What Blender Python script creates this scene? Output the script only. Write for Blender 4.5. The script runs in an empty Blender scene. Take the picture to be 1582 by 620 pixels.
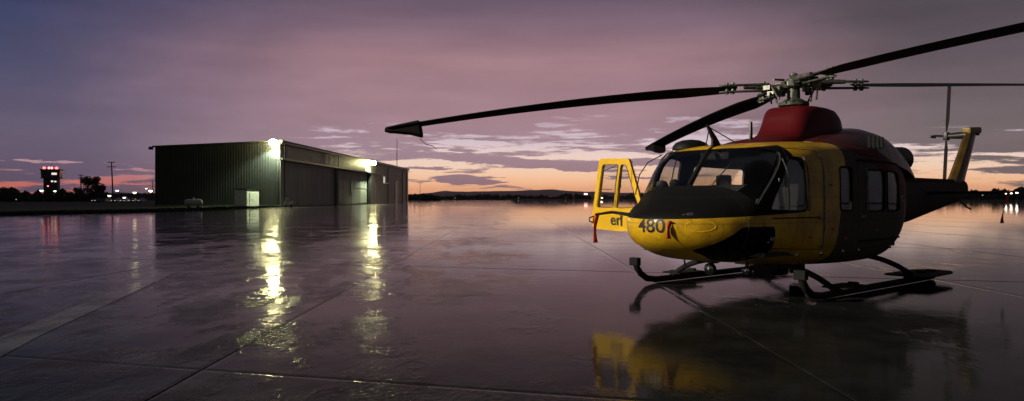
import bpy, bmesh, math, random
from mathutils import Vector, Matrix, noise as mnoise
from mathutils.bvhtree import BVHTree
R = math.radians
random.seed(7)
S = bpy.context.scene
COL = S.collection

# ------------------------------------------------------------------ camera
FPX, CXP, HYP, CAMH = 1151.0, 791.0, 307.0, 1.40     # focal length and horizon of the 1582 x 620 photograph
cd = bpy.data.cameras.new("camera")
cam = bpy.data.objects.new("camera", cd); COL.objects.link(cam)
cam.location = (0, 0, CAMH); cam.rotation_euler = (R(90), 0, 0)
cd.sensor_width = 36.0; cd.lens = 36.0 * FPX / 1582.0
cd.shift_y = -3.0 / 1582.0
cd.clip_start = 0.1; cd.clip_end = 40000
S.camera = cam

# ------------------------------------------------------------------ render / view
S.view_settings.view_transform = 'Standard'
S.view_settings.look = 'None'
S.view_settings.exposure = 0.0
S.view_settings.gamma = 1.0
S.render.engine = 'CYCLES'
S.cycles.use_denoising = True
S.cycles.max_bounces = 6
S.cycles.transparent_max_bounces = 12
S.cycles.sample_clamp_indirect = 30.0
S.cycles.sample_clamp_direct = 0.0

def lin(r, g, b):
    f = lambda c: (c/255/12.92) if c/255 <= 0.04045 else ((c/255+0.055)/1.055)**2.4
    return (f(r), f(g), f(b), 1.0)

# ------------------------------------------------------------------ node expressions
class X:
    """a socket (or number) with arithmetic that writes math nodes"""
    nt = None
    def __init__(s, v): s.v = v
    @staticmethod
    def op(o, *a):
        n = X.nt.nodes.new('ShaderNodeMath'); n.operation = o
        for i, q in enumerate(a):
            q = q.v if isinstance(q, X) else q
            if isinstance(q, (int, float)): n.inputs[i].default_value = q
            else: X.nt.links.new(q, n.inputs[i])
        return X(n.outputs[0])
    def __add__(s, o): return X.op('ADD', s, o)
    __radd__ = __add__
    def __sub__(s, o): return X.op('SUBTRACT', s, o)
    def __rsub__(s, o): return X.op('SUBTRACT', o, s)
    def __mul__(s, o): return X.op('MULTIPLY', s, o)
    __rmul__ = __mul__
    def __truediv__(s, o): return X.op('DIVIDE', s, o)
def step(v, a, b):
    n = X.nt.nodes.new('ShaderNodeMapRange'); n.interpolation_type = 'SMOOTHSTEP'; n.clamp = True
    rev = a > b
    X.nt.links.new(v.v, n.inputs[0])
    for i, q in ((1, min(a, b)), (2, max(a, b))):
        n.inputs[i].default_value = q
    n.inputs[3].default_value = 1 if rev else 0; n.inputs[4].default_value = 0 if rev else 1
    return X(n.outputs[0])
def mix(f, a, b, mode='MIX'):
    n = X.nt.nodes.new('ShaderNodeMix'); n.data_type = 'RGBA'; n.blend_type = mode; n.clamp_factor = True
    for i, q in ((0, f), (6, a), (7, b)):
        q = q.v if isinstance(q, X) else q
        if isinstance(q, bpy.types.NodeSocket): X.nt.links.new(q, n.inputs[i])
        else: n.inputs[i].default_value = q
    return n.outputs[2]
def ramp(f, stops):
    n = X.nt.nodes.new('ShaderNodeValToRGB'); e = n.color_ramp.elements
    while len(e) < len(stops): e.new(0.5)
    for el, (p, c) in zip(e, stops): el.position = p; el.color = c
    X.nt.links.new(f.v, n.inputs[0]); return n.outputs[0]
def vec(x, y, z=0.0):
    n = X.nt.nodes.new('ShaderNodeCombineXYZ')
    for i, q in enumerate((x, y, z)):
        q = q.v if isinstance(q, X) else q
        if isinstance(q, bpy.types.NodeSocket): X.nt.links.new(q, n.inputs[i])
        else: n.inputs[i].default_value = q
    return n.outputs[0]
def noise(v, scale, detail=4, rough=0.5, dist=0.0):
    n = X.nt.nodes.new('ShaderNodeTexNoise'); n.inputs['Scale'].default_value = scale
    n.inputs['Detail'].default_value = detail; n.inputs['Roughness'].default_value = rough
    n.inputs['Distortion'].default_value = dist
    if v is not None: X.nt.links.new(v, n.inputs['Vector'])
    return X(n.outputs[0])
def split(v):
    n = X.nt.nodes.new('ShaderNodeSeparateXYZ'); X.nt.links.new(v, n.inputs[0])
    return [X(o) for o in n.outputs]

# ------------------------------------------------------------------ world: overcast dusk sky with a clear slot over the horizon
SUN_AZ, SUN_EL = 3.0, 1.0            # the sun is just going, straight ahead behind the far hills
W = bpy.data.worlds.new("World"); S.world = W; W.use_nodes = True
nt = W.node_tree; nt.nodes.clear(); X.nt = nt
out = nt.nodes.new('ShaderNodeOutputWorld'); bg = nt.nodes.new('ShaderNodeBackground')
tc = nt.nodes.new('ShaderNodeTexCoord')
dx, dy, dz = split(tc.outputs['Generated'])
el = X.op('ARCSINE', dz) * 57.2958
az = X.op('ARCTAN2', dx, dy) * 57.2958
absaz = X.op('ABSOLUTE', az)
e01 = X.op('MAXIMUM', el, 0.0) / 60.0
ctr = ramp(e01, [(0.0, lin(150,122,132)), (0.05, lin(160,135,148)), (0.10, lin(162,130,142)), (0.178, lin(158,123,132)), (0.217, lin(126,102,118)), (0.25, lin(104,87,104)), (0.4, lin(58,52,62)), (1.0, lin(30,29,36))])
lef = ramp(e01, [(0.0, lin(100,84,106)), (0.073, lin(104,94,116)), (0.133, lin(82,80,108)), (0.19, lin(58,66,100)), (0.25, lin(43,50,84)), (0.4, lin(32,36,56)), (1.0, lin(26,28,36))])
rig = ramp(e01, [(0.0, lin(124,108,112)), (0.077, lin(116,104,108)), (0.133, lin(103,91,98)), (0.19, lin(88,79,87)), (0.25, lin(76,69,77)), (0.4, lin(50,47,52)), (1.0, lin(30,29,34))])
big = noise(vec(az*0.06, el*0.14, 3.1), 1.0, 4, 0.55)
azw = az + (big - 0.5)*14.0
over = mix(step(azw, -10.0, -35.0), ctr, lef)
over = mix(step(azw, 9.0, 29.0), over, rig)
soft = noise(vec(az*0.09, el*0.55, 9.0), 1.0, 5, 0.55)
shv = soft*0.5 + 0.76
over = mix(1.0, over, vec(shv, shv, shv), 'MULTIPLY')
# the sky away from the sunset is plain dark dusk
back = mix(step(el, 2.0, 60.0), lin(62,60,64), lin(50,49,54))
over = mix(step(absaz, 38.0, 72.0), over, back)
# clear slot
gapc = ramp(X.op('MAXIMUM', el, 0.0)/12.0, [(0.0, (1.06,0.42,0.22,1)), (0.09, (1.12,0.60,0.33,1)), (0.2, lin(252,218,192)), (0.28, lin(240,214,206)), (0.36, lin(214,196,206)), (0.6, lin(172,148,168)), (1.0, lin(130,108,135))])
gapl = ramp(X.op('MAXIMUM', el, 0.0)/12.0, [(0.0, lin(225,105,92)), (0.06, lin(226,120,104)), (0.16, lin(180,132,140)), (0.3, lin(200,176,186)), (0.6, lin(120,108,140)), (1.0, lin(70,70,110))])
gap = mix(step(az, -20.0, -27.0), gapc, gapl)
n1 = noise(vec(az*0.17, el*1.9, 0.7), 1.0, 8, 0.6, 0.3)
n2 = noise(vec(az*0.6, el*4.4, 4.3), 1.0, 6, 0.62)
dens = n1*0.72 + n2*0.28
edge = 3.7 + step(az, -4.0, 6.0)*1.0 - step(az, 12.0, 27.0)*2.0 - step(az, -12.0, -25.0)*3.3    # lower rim of the overcast
cover = (el - edge)*0.15 + (dens - 0.5)*3.6 + 0.22
cover = X.op('MAXIMUM', cover, (el - edge - 1.6)*0.6)
def bank(ca, ce, wa, we, k=1.0):     # one long low cloud (centre and half axes in degrees)
    q = X.op('POWER', (az + (n2-0.5)*6.0 - ca)/wa, 2.0) + X.op('POWER', (el + (n2-0.5)*0.7 + (az-ca)*0.03 - ce)/we, 2.0)
    return (1.0 - q)*k
for b in ((-3.4, 1.42, 3.2, 0.42), (2.8, 2.65, 6.5, 0.40), (-2.5, 3.05, 4.5, 0.28), (6.0, 2.15, 3.6, 0.16), (36.0, 1.75, 5.0, 0.30), (12.0, 2.7, 5.0, 0.35), (9.0, 1.6, 3.0, 0.12), (-7.0, 2.3, 2.4, 0.14)):
    cover = X.op('MAXIMUM', cover, bank(*b))
for b in ((-3.0, 4.25, 3.6, 0.26, 2.0), (-32.3, 2.42, 2.0, 0.16, 1.6), (-26.2, 2.0, 1.5, 0.14, 1.6), (-27.5, 1.05, 2.6, 0.13, 1.2), (-5.2, 3.62, 2.2, 0.2, 1.5)):
    cover = X.op('MINIMUM', cover, 0.75 - X.op('MAXIMUM', bank(*b), 0.0))
mask = step(cover, 0.02, 0.34)
sky = mix(mask, gap, over)
shade = mix(step(el, 0.5, 3.6), lin(144,116,126), lin(160,135,148))
sky = mix(mask*step(el, 6.0, 2.5)*step(absaz, 30.0, 16.0)*0.75, sky, shade)
sky = mix(step(absaz, 36.0, 56.0), sky, over)
# a trace of the physical sky of the set sun
ns = nt.nodes.new('ShaderNodeTexSky'); ns.sky_type = 'NISHITA'; ns.sun_disc = False
ns.sun_elevation = R(SUN_EL); ns.sun_rotation = R(SUN_AZ)
sky = mix(0.002, sky, ns.outputs[0], 'ADD')
nt.links.new(sky, bg.inputs[0]); bg.inputs[1].default_value = 1.0
nt.links.new(bg.outputs[0], out.inputs[0])

# ------------------------------------------------------------------ the sun: almost nothing left of it
sl = bpy.data.lights.new("sun", 'SUN'); sl.energy = 0.01; sl.angle = R(60); sl.color = (1.0, 0.72, 0.5)
so = bpy.data.objects.new("sun", sl); COL.objects.link(so)
so.rotation_euler = (R(90 - SUN_EL), 0, R(180 - SUN_AZ))

# ------------------------------------------------------------------ materials
MATS = {}
def mat(name, col, rough=0.5, metal=0.0, var=0.25, scale=3.0, bump=0.0, bscale=40.0, coat=0.0, spec=0.5, stretch=None):
    if name in MATS: return MATS[name]
    m = bpy.data.materials.new(name); m.use_nodes = True; n = m.node_tree; X.nt = n
    b = n.nodes['Principled BSDF']; t = n.nodes.new('ShaderNodeTexCoord')
    tv = t.outputs['Object']
    if stretch:
        sx_, sy_, sz_ = split(tv); tv = vec(sx_*stretch[0], sy_*stretch[1], sz_*stretch[2])
    f = noise(tv, scale, 5, 0.6)
    c = (col[0], col[1], col[2], 1)
    lo = tuple(q*(1-var) for q in col) + (1,); hi = tuple(min(1, q*(1+var)) for q in col) + (1,)
    n.links.new(mix(step(f, 0.3, 0.7), lo, hi), b.inputs['Base Color'])
    n.links.new((step(f, 0.3, 0.75)*0.12 + (rough-0.06)).v, b.inputs['Roughness'])
    b.inputs['Metallic'].default_value = metal; b.inputs['Specular IOR Level'].default_value = spec
    if coat: b.inputs['Coat Weight'].default_value = coat; b.inputs['Coat Roughness'].default_value = 0.08
    if bump:
        bn = n.nodes.new('ShaderNodeBump'); bn.inputs['Strength'].default_value = bump; bn.inputs['Distance'].default_value = 0.02
        n.links.new(noise(t.outputs['Object'], bscale, 3).v, bn.inputs['Height']); n.links.new(bn.outputs[0], b.inputs['Normal'])
    MATS[name] = m; return m
def glow(name, col, strength):
    if name in MATS: return MATS[name]
    m = bpy.data.materials.new(name); m.use_nodes = True; n = m.node_tree; b = n.nodes['Principled BSDF']
    b.inputs['Base Color'].default_value = (0.8, 0.8, 0.8, 1)
    b.inputs['Emission Color'].default_value = (*col, 1); b.inputs['Emission Strength'].default_value = strength
    MATS[name] = m; return m
def glassmat(name, tint, rough=0.02, refl=0.9):
    m = bpy.data.materials.new(name); m.use_nodes = True; n = m.node_tree; n.nodes.clear(); X.nt = n
    o = n.nodes.new('ShaderNodeOutputMaterial'); ms = n.nodes.new('ShaderNodeMixShader')
    tr = n.nodes.new('ShaderNodeBsdfTransparent'); tr.inputs[0].default_value = (*tint, 1)
    gl = n.nodes.new('ShaderNodeBsdfGlossy'); gl.inputs['Roughness'].default_value = rough
    lw = n.nodes.new('ShaderNodeFresnel'); lw.inputs[0].default_value = 1.45
    n.links.new((X(lw.outputs[0])*refl).v, ms.inputs[0]); n.links.new(tr.outputs[0], ms.inputs[1]); n.links.new(gl.outputs[0], ms.inputs[2])
    n.links.new(ms.outputs[0], o.inputs[0]); MATS[name] = m; return m

def wet_concrete(name='wet_concrete', c0=(0.008, 0.0085, 0.0085, 1), c1=(0.019, 0.020, 0.020, 1)):
    m = bpy.data.materials.new(name); m.use_nodes = True; n = m.node_tree; n.nodes.clear(); X.nt = n
    o = n.nodes.new('ShaderNodeOutputMaterial'); ms = n.nodes.new('ShaderNodeMixShader'); df = n.nodes.new('ShaderNodeBsdfDiffuse'); gl = n.nodes.new('ShaderNodeBsdfGlossy'); fr = n.nodes.new('ShaderNodeFresnel')
    g = n.nodes.new('ShaderNodeNewGeometry'); p = g.outputs['Position']
    px, py, pz = split(p)
    big = noise(p, 0.22, 5, 0.6, 0.4); med = noise(p, 1.3, 5, 0.65); fine = noise(p, 38.0, 4, 0.6); rip = noise(vec(px*1.0, py*0.55, 0.0), 5.5, 4, 0.6)
    stain = noise(vec(px*0.5, py*0.12, 2.0), 1.4, 4, 0.6)
    c = mix(step(med*0.6 + stain*0.4, 0.35, 0.68), c0, c1)
    n.links.new(c, df.inputs['Color'])
    pool = step(py, 13.0, 34.0)                             # the slabs fall away from the stand: water gathers farther out
    stand = step(px, -0.8, 1.6); lane = step(px, -40.0, -30.0)*step(px, 0.4, -0.9)   # water standing round the parking spot; a worn wheel lane left of it
    pud = step(big*0.7 + med*0.3 + pool*0.10 + stand*0.10, 0.40, 0.56)   # 1 = standing water, 0 = merely wet
    n.links.new((0.11 - pud*0.092 + (fine-0.5)*0.015).v, gl.inputs['Roughness'])
    coarse = noise(vec(px, py*0.8, 0.0), 19.0, 3, 0.6); patch = step(noise(vec(px, py*0.45, 5.0), 0.8, 5, 0.7) - pool*0.05 - stand*0.07 + lane*0.035, 0.49, 0.60)   # patches of bare, textured concrete
    bn = n.nodes.new('ShaderNodeBump'); bn.inputs['Distance'].default_value = 0.01
    n.links.new((0.72 - pud*0.36 - pool*0.14 - stand*0.12).v, bn.inputs['Strength'])
    n.links.new((rip*(pool*0.3 + 0.7) + fine*0.12 + med*0.5 + coarse*patch*2.0).v, bn.inputs['Height'])
    g2 = n.nodes.new('ShaderNodeBsdfGlossy'); g2.inputs['Color'].default_value = (1.0, 0.985, 0.99, 1); n.links.new((0.22 + fine*0.12).v, g2.inputs['Roughness'])   # grit standing out of the film
    mg = n.nodes.new('ShaderNodeMixShader'); n.links.new(((step(med, 0.40, 0.62)*0.20 + 0.04)*(1.0 - pool*0.45)*(1.0 - stand*0.55) + lane*0.05).v, mg.inputs[0]); n.links.new(gl.outputs[0], mg.inputs[1]); n.links.new(g2.outputs[0], mg.inputs[2])
    for q in (df, gl, g2): n.links.new(bn.outputs[0], q.inputs['Normal'])
    gl.inputs['Color'].default_value = (1.0, 0.985, 0.99, 1)
    fr.inputs['IOR'].default_value = 1.098
    n.links.new((X(fr.outputs[0])*(0.85 + pud*0.15)).v, ms.inputs[0]); n.links.new(df.outputs[0], ms.inputs[1]); n.links.new(mg.outputs[0], ms.inputs[2]); n.links.new(ms.outputs[0], o.inputs[0])
    return m
M_WET = wet_concrete()

# ------------------------------------------------------------------ mesh helpers
def new_obj(name, me, m=None, parent=None, smooth=False):
    o = bpy.data.objects.new(name, me); COL.objects.link(o)
    if m is not None:
        for q in (m if isinstance(m, (list, tuple)) else [m]): me.materials.append(q)
    if smooth:
        me.polygons.foreach_set('use_smooth', [True]*len(me.polygons))
        me.set_sharp_from_angle(angle=R(38))
    if parent: o.parent = parent
    return o
def build(name, bm, m=None, parent=None, smooth=False, fix=True):
    if fix: bmesh.ops.recalc_face_normals(bm, faces=bm.faces)
    me = bpy.data.meshes.new(name); bm.to_mesh(me); bm.free()
    return new_obj(name, me, m, parent, smooth)
def tag(o, label=None, cat=None, group=None, kind=None):
    if label: o['label'] = label
    if cat: o['category'] = cat
    if group: o['group'] = group
    if kind: o['kind'] = kind
    return o
def thing(name, loc, rz, label, cat, group=None):
    o = bpy.data.objects.new(name, None); COL.objects.link(o); o.empty_display_size = 0.3
    o.location = loc; o.rotation_euler = (0, 0, rz)
    return tag(o, label, cat, group)
def box(bm, c, s, rot=None, bev=0.0):
    r = bmesh.ops.create_cube(bm, size=1.0)['verts']
    for v in r: v.co = Vector((v.co.x*s[0], v.co.y*s[1], v.co.z*s[2]))
    if bev:
        es = list({e for v in r for e in v.link_edges})
        r2 = bmesh.ops.bevel(bm, geom=es, offset=bev, segments=2, affect='EDGES', profile=0.6)
        r = list({v for f in r2['faces'] for v in f.verts} | {v for v in r if v.is_valid})
    for v in r:
        co = v.co.copy()
        if rot is not None: co = rot @ co
        v.co = co + Vector(c)
    return r
def tube(bm, pts, rad, n=8, cap=True):
    pts = [Vector(p) for p in pts]; rings = []
    rads = rad if isinstance(rad, (list, tuple)) else [rad]*len(pts)
    up = Vector((0, 0, 1)); prev = None
    for i, p in enumerate(pts):
        d = (pts[min(i+1, len(pts)-1)] - pts[max(i-1, 0)]).normalized()
        a = prev if prev is not None else (Vector((1, 0, 0)) if abs(d.z) > 0.9 else up)
        u = (a - d*a.dot(d)).normalized(); prev = u; w = d.cross(u)
        rings.append([bm.verts.new(p + (u*math.cos(2*math.pi*k/n) + w*math.sin(2*math.pi*k/n))*rads[i]) for k in range(n)])
    for a, b in zip(rings, rings[1:]):
        for k in range(n): bm.faces.new((a[k], a[(k+1)%n], b[(k+1)%n], b[k]))
    if cap: bm.faces.new(rings[0][::-1]); bm.faces.new(rings[-1])
def lathe(bm, prof, n=20, c=(0, 0, 0), axis='Z'):
    rings = []
    for r, h in prof:
        ring = []
        for k in range(n):
            a = 2*math.pi*k/n; q = (r*math.cos(a), r*math.sin(a), h)
            if axis == 'X': q = (q[2], q[0], q[1])
            if axis == 'Y': q = (q[0], q[2], q[1])
            ring.append(bm.verts.new(Vector(q) + Vector(c)))
        rings.append(ring)
    for a, b in zip(rings, rings[1:]):
        for k in range(n): bm.faces.new((a[k], a[(k+1)%n], b[(k+1)%n], b[k]))
    bm.faces.new(rings[0][::-1]); bm.faces.new(rings[-1])
def prism(bm, poly, to3, d0, d1):
    """poly in 2D, to3(u, v, d) -> point; closed solid between depths d0 and d1"""
    a = [bm.verts.new(to3(u, v, d0)) for u, v in poly]; b = [bm.verts.new(to3(u, v, d1)) for u, v in poly]
    n = len(poly)
    bm.faces.new(a); bm.faces.new(b[::-1])
    for i in range(n): bm.faces.new((a[i], b[i], b[(i+1)%n], a[(i+1)%n]))
def rounded(poly, r, seg=4):
    o = []; n = len(poly)
    for i in range(n):
        p = Vector(poly[i]); a = (Vector(poly[i-1]) - p); b = (Vector(poly[(i+1)%n]) - p)
        q = min(r, a.length*0.45, b.length*0.45); p0 = p + a.normalized()*q; p1 = p + b.normalized()*q
        for k in range(seg+1):
            t = k/seg; o.append(tuple((1-t)**2*p0 + 2*t*(1-t)*p + t*t*p1))
    return o
def boolean(a, b, op, keep_a=False):
    """mesh a (op) mesh b -> new mesh"""
    oa = bpy.data.objects.new("tmp_a", a); ob = bpy.data.objects.new("tmp_b", b)
    COL.objects.link(oa); COL.objects.link(ob)
    md = oa.modifiers.new("b", 'BOOLEAN'); md.object = ob; md.operation = op; md.solver = 'EXACT'
    bpy.context.view_layer.update()
    dg = bpy.context.evaluated_depsgraph_get()
    me = bpy.data.meshes.new_from_object(oa.evaluated_get(dg), depsgraph=dg)
    bpy.data.objects.remove(oa); bpy.data.objects.remove(ob)
    return me
def mesh_of(fn, mats=()):
    bm = bmesh.new(); fn(bm); bmesh.ops.recalc_face_normals(bm, faces=bm.faces)
    me = bpy.data.meshes.new("tmp"); bm.to_mesh(me); bm.free()
    for m in mats: me.materials.append(m)
    return me
def text_mesh(s, size):
    cu = bpy.data.curves.new("txt", 'FONT'); cu.body = s; cu.size = size; cu.align_x = 'CENTER'; cu.align_y = 'CENTER'
    cu.offset = size*0.012
    o = bpy.data.objects.new("txt", cu); COL.objects.link(o); bpy.context.view_layer.update()
    dg = bpy.context.evaluated_depsgraph_get(); me = bpy.data.meshes.new_from_object(o.evaluated_get(dg), depsgraph=dg)
    bpy.data.objects.remove(o); return me
def copy_tree(o, parent=None):
    c = o.copy(); COL.objects.link(c); c.parent = parent
    for ch in list(o.children): copy_tree(ch, c)
    return c
def at(px, py=None, Y=None, z=0.0):
    """a photo pixel on the ground (or at depth Y) as a place"""
    if Y is None: Y = (CAMH - z)*FPX/(py - HYP)
    zz = z if py is None or Y is None else CAMH + (HYP - py)/FPX*Y
    return Vector(((px - CXP)/FPX*Y, Y, zz))

# ================================================================== SETTING
M_GRASS = mat('grass', (0.030, 0.040, 0.018), 0.9, var=0.5, scale=0.4, bump=0.6, bscale=8.0)
M_FARGRASS = mat('far_grass', (0.035, 0.040, 0.022), 0.95, var=0.4, scale=0.02)

bm = bmesh.new()
vs = [bm.verts.new(p) for p in ((-10500, -600, -0.06), (10500, -600, -0.06), (10500, 17800, -0.06), (-10500, 17800, -0.06))]
bm.faces.new(vs)
tag(build('ground', bm, M_FARGRASS), kind='structure')
# wet concrete apron; the near slabs are laid on it one by one
bm = bmesh.new()
vs = [bm.verts.new((x, y, -0.008)) for x, y in ((-95, -60), (260, -60), (700, 640), (-150, 640))]
bm.faces.new(vs)
apron = tag(build('apron', bm, M_WET), kind='structure')
SX, SY, SK, GAP = 4.92, 9.4, -0.27, 0.010
def slab_mesh():
    bm = bmesh.new(); rings = []
    for ins, z in ((0.0, -0.02), (0.0, -0.006), (0.006, -0.0024), (0.05, 0.0)):
        u0, u1, v0, v1 = GAP/2+ins, SX-GAP/2-ins, GAP/2+ins, SY-GAP/2-ins
        rings.append([bm.verts.new((u, v + SK*u, z)) for u, v in ((u0, v0), (u1, v0), (u1, v1), (u0, v1))])
    for a, b in zip(rings, rings[1:]):
        for k in range(4): bm.faces.new((a[k], a[(k+1)%4], b[(k+1)%4], b[k]))
    bm.faces.new(rings[-1])
    bmesh.ops.recalc_face_normals(bm, faces=bm.faces)
    me = bpy.data.meshes.new('slab'); bm.to_mesh(me); bm.free(); me.materials.append(M_WET); return me
sm = slab_mesh()
for i in range(-9, 12):
    for k in range(-2, 7):
        x0 = -2.54 + SX*i; y0 = 6.1 + SY*k + SK*(x0 + 2.54)
        if y0 + SY < -2 or abs(x0 + SX/2) > 0.72*max(y0 + SY, 6) + 6: continue
        o = bpy.data.objects.new('slab', sm); COL.objects.link(o); o.parent = apron; o.location = (x0, y0, 0)
# worn taxi line across the slabs
def strip(name, pts, wdt, z, m, label=None):
    bm = bmesh.new(); prev = None
    for i, p in enumerate(pts):
        p = Vector(p); d = (Vector(pts[min(i+1, len(pts)-1)]) - Vector(pts[max(i-1, 0)])).normalized(); n = Vector((-d.y, d.x))
        a = bm.verts.new((p.x + n.x*wdt/2, p.y + n.y*wdt/2, z)); b = bm.verts.new((p.x - n.x*wdt/2, p.y - n.y*wdt/2, z))
        if prev: bm.faces.new((prev[0], prev[1], b, a))
        prev = (a, b)
    return tag(build(name, bm, m), kind='structure')
strip('taxi_line', [(-4.3, 5.2), (-5.0, 7.6), (-5.75, 10.8), (-6.6, 14.4)], 0.36, 0.004, wet_concrete('worn_paint', (0.014, 0.015, 0.015, 1), (0.050, 0.051, 0.048, 1)))
# lawn beside the hangar
lawn_pts = [(-160, 44), (-43, 61.5), (-37, 77), (-38.4, 124.5), (-100, 640), (-900, 640), (-900, 44)]
bm = bmesh.new()
bm.faces.new([bm.verts.new((x, y, 0.05)) for x, y in lawn_pts])
tag(build('lawn', bm, M_GRASS), kind='structure')
def tufts(name, n, area, hmin, hmax, m):
    vs, fs = [], []
    for _ in range(n):
        x, y = area(); h = random.uniform(hmin, hmax); a = random.uniform(0, 6.28); w = random.uniform(0.05, 0.16)
        i = len(vs); lx, ly = random.uniform(-.1, .1), random.uniform(-.1, .1)
        vs += [(x - w*math.cos(a), y - w*math.sin(a), 0.03), (x + w*math.cos(a), y + w*math.sin(a), 0.03), (x + lx, y + ly, 0.03 + h)]; fs.append((i, i+1, i+2))
    me = bpy.data.meshes.new(name); me.from_pydata(vs, [], fs); return new_obj(name, me, m)
def la():
    t = random.random(); e = random.random()**2*9
    if random.random() < 0.5: return (-43 + 6*t - e*0.2 - 34*random.random()*0, 61.5 + 15.5*t + e)
    if random.random() < 0.5: return (-37.0 - 1.4*t - e*0.7, 77 + 47.5*t)
    return (-80 + 37*t, 56 + 5.5*t + e)
tag(tufts('grass_tufts', 9000, la, 0.1, 0.32, M_GRASS), 'dark rough grass along the edge of the lawn', 'grass', kind='stuff')

# hills
M_HILL = mat('hill', (0.05, 0.055, 0.06), 0.95, var=0.2, scale=0.001)
def hill_range(name, Y, prof, depth):
    bm = bmesh.new(); cols = []
    for px, py in prof:
        x = (px - CXP)/FPX*Y; h = CAMH + (HYP - py)/FPX*Y
        col = []
        for j, (f, dd) in enumerate(((0.0, -depth), (0.45, -depth*0.5), (0.8, -depth*0.2), (1.0, 0.0), (0.7, depth*0.5), (0.0, depth))):
            col.append(bm.verts.new((x*(1 + dd/Y*0.5), Y + dd + 300*mnoise.noise(Vector((x*0.001, j, 1))), -0.5 + max(0, h*f + (60*mnoise.noise(Vector((x*0.002, j*3.1, 4))) if 0 < j < 3 else 0)))))
        cols.append(col)
    for a, b in zip(cols, cols[1:]):
        for k in range(5): bm.faces.new((a[k], b[k], b[k+1], a[k+1]))
    return tag(build(name, bm, M_HILL, smooth=True), kind='structure')
def ridge(x0, x1, stepx, pts):
    o = []; x = x0
    while x <= x1:
        for (a, ya), (b, yb) in zip(pts, pts[1:]):
            if a <= x <= b: y = ya + (yb - ya)*(x - a)/(b - a)
        o.append((x, y + 0.9*mnoise.noise(Vector((x*0.035, 7.7, 0))) + 0.5*mnoise.noise(Vector((x*0.11, 2.7, 0))))); x += stepx
    return o
hill_range('hills', 14000, ridge(40, 1550, 7, [(-200, 300), (150, 299), (500, 300), (640, 300), (690, 296), (760, 296), (850, 292.5), (900, 296), (960, 298), (1100, 297), (1300, 297), (1500, 298), (1790, 299)]), 2600)

# far woods beyond the airfield, one dark mass
M_WOOD = mat('far_foliage', (0.022, 0.026, 0.018), 0.9, var=0.4, scale=0.05)
def woods(name, spans, label):
    vs, fs = [], []
    for (pa, pb, Y, h0, h1, n) in spans:
        for _ in range(n):
            px = random.uniform(pa, pb); yy = Y*random.uniform(0.92, 1.1); x = (px - CXP)/FPX*yy
            h = random.uniform(h0, h1)*(0.8 + 0.5*mnoise.noise(Vector((px*0.03, Y, 0)))); r = h*random.uniform(0.3, 0.6)
            b = len(vs); m = 7
            for j, (rr, zz) in enumerate(((0.75, 0.0), (1.0, 0.4), (0.7, 0.78), (0.15, 1.0))):
                for k in range(m):
                    a = 2*math.pi*k/m + j; q = rr*r*random.uniform(0.7, 1.25)
                    vs.append((x + q*math.cos(a), yy + q*math.sin(a), zz*h*random.uniform(0.88, 1.1) - 0.1))
            for j in range(3):
                for k in range(m): fs.append((b+j*m+k, b+j*m+(k+1)%m, b+(j+1)*m+(k+1)%m, b+(j+1)*m+k))
            fs.append(tuple(b+3*m+k for k in range(m)))
    me = bpy.data.meshes.new(name); me.from_pydata(vs, [], fs)
    return tag(new_obj(name, me, M_WOOD), label, 'woods', kind='stuff')
woods('far_woods', [(560, 980, 1500, 6, 12, 500), (980, 1420, 1500, 7, 13, 300), (1390, 1700, 900, 9, 15, 330)], 'dark line of far woods beyond the airfield under the hills')
woods('roadside_woods', [(-60, 110, 330, 3.5, 6.5, 110), (95, 160, 360, 3, 5, 40), (150, 260, 520, 4.0, 7.0, 90)], 'dark low woods and hedges around the control tower')
woods('airfield_scrub', [(640, 680, 560, 2.0, 4.5, 40), (690, 780, 900, 2.5, 5.0, 60), (620, 670, 700, 3, 7, 40)], 'grey scrub at the far edge of the apron beside the hangar end')

# ================================================================== HANGAR
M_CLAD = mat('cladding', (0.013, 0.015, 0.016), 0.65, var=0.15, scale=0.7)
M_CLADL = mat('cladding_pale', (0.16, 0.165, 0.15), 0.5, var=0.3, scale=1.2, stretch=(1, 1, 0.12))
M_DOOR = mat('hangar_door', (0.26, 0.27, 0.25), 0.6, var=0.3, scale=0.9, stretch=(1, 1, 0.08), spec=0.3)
M_DARK = mat('dark_metal', (0.02, 0.02, 0.022), 0.4)
M_ROOF = mat('roof_sheet', (0.05, 0.05, 0.05), 0.5)
HB = Vector((-38.9, 125.0)); HL, HW, HH = 120.0, 21.4, 10.9
hang = thing('hangar', (HB.x, HB.y, 0), R(-2.2), 'long dark steel aircraft hangar with sliding doors, lit by two wall lamps', 'hangar')
# local: +y along the long wall (away), -x across the end wall, wall face at x = 0
def roofz(x): return HH + x*0.040          # single slope falling away from the apron
def ribs_wall(bm, p0, p1, z0, z1fun, nrm, pitch=0.9):
    p0, p1 = Vector(p0), Vector(p1); L = (p1-p0).length; d = (p1-p0)/L; n = int(L/pitch); nrm = Vector(nrm)
    prof = []
    for i in range(n):
        s = i*L/n; w = L/n
        prof += [(s, 0), (s + w*0.55, 0), (s + w*0.65, 0.015), (s + w*0.9, 0.015)]
    prof.append((L, 0)); prev = None
    for s, o in prof:
        q = p0 + d*s + nrm*o
        a = bm.verts.new((q.x, q.y, z0)); b = bm.verts.new((q.x, q.y, z1fun(q.x)))
        if prev: bm.faces.new((prev[0], a, b, prev[1]))
        prev = (a, b)
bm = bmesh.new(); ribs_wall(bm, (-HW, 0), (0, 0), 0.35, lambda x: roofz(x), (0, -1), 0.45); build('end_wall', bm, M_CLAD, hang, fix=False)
bm = bmesh.new(); ribs_wall(bm, (-HW, HL), (-HW, 0), 0.0, lambda x: roofz(x), (-1, 0), 1.5)
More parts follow.
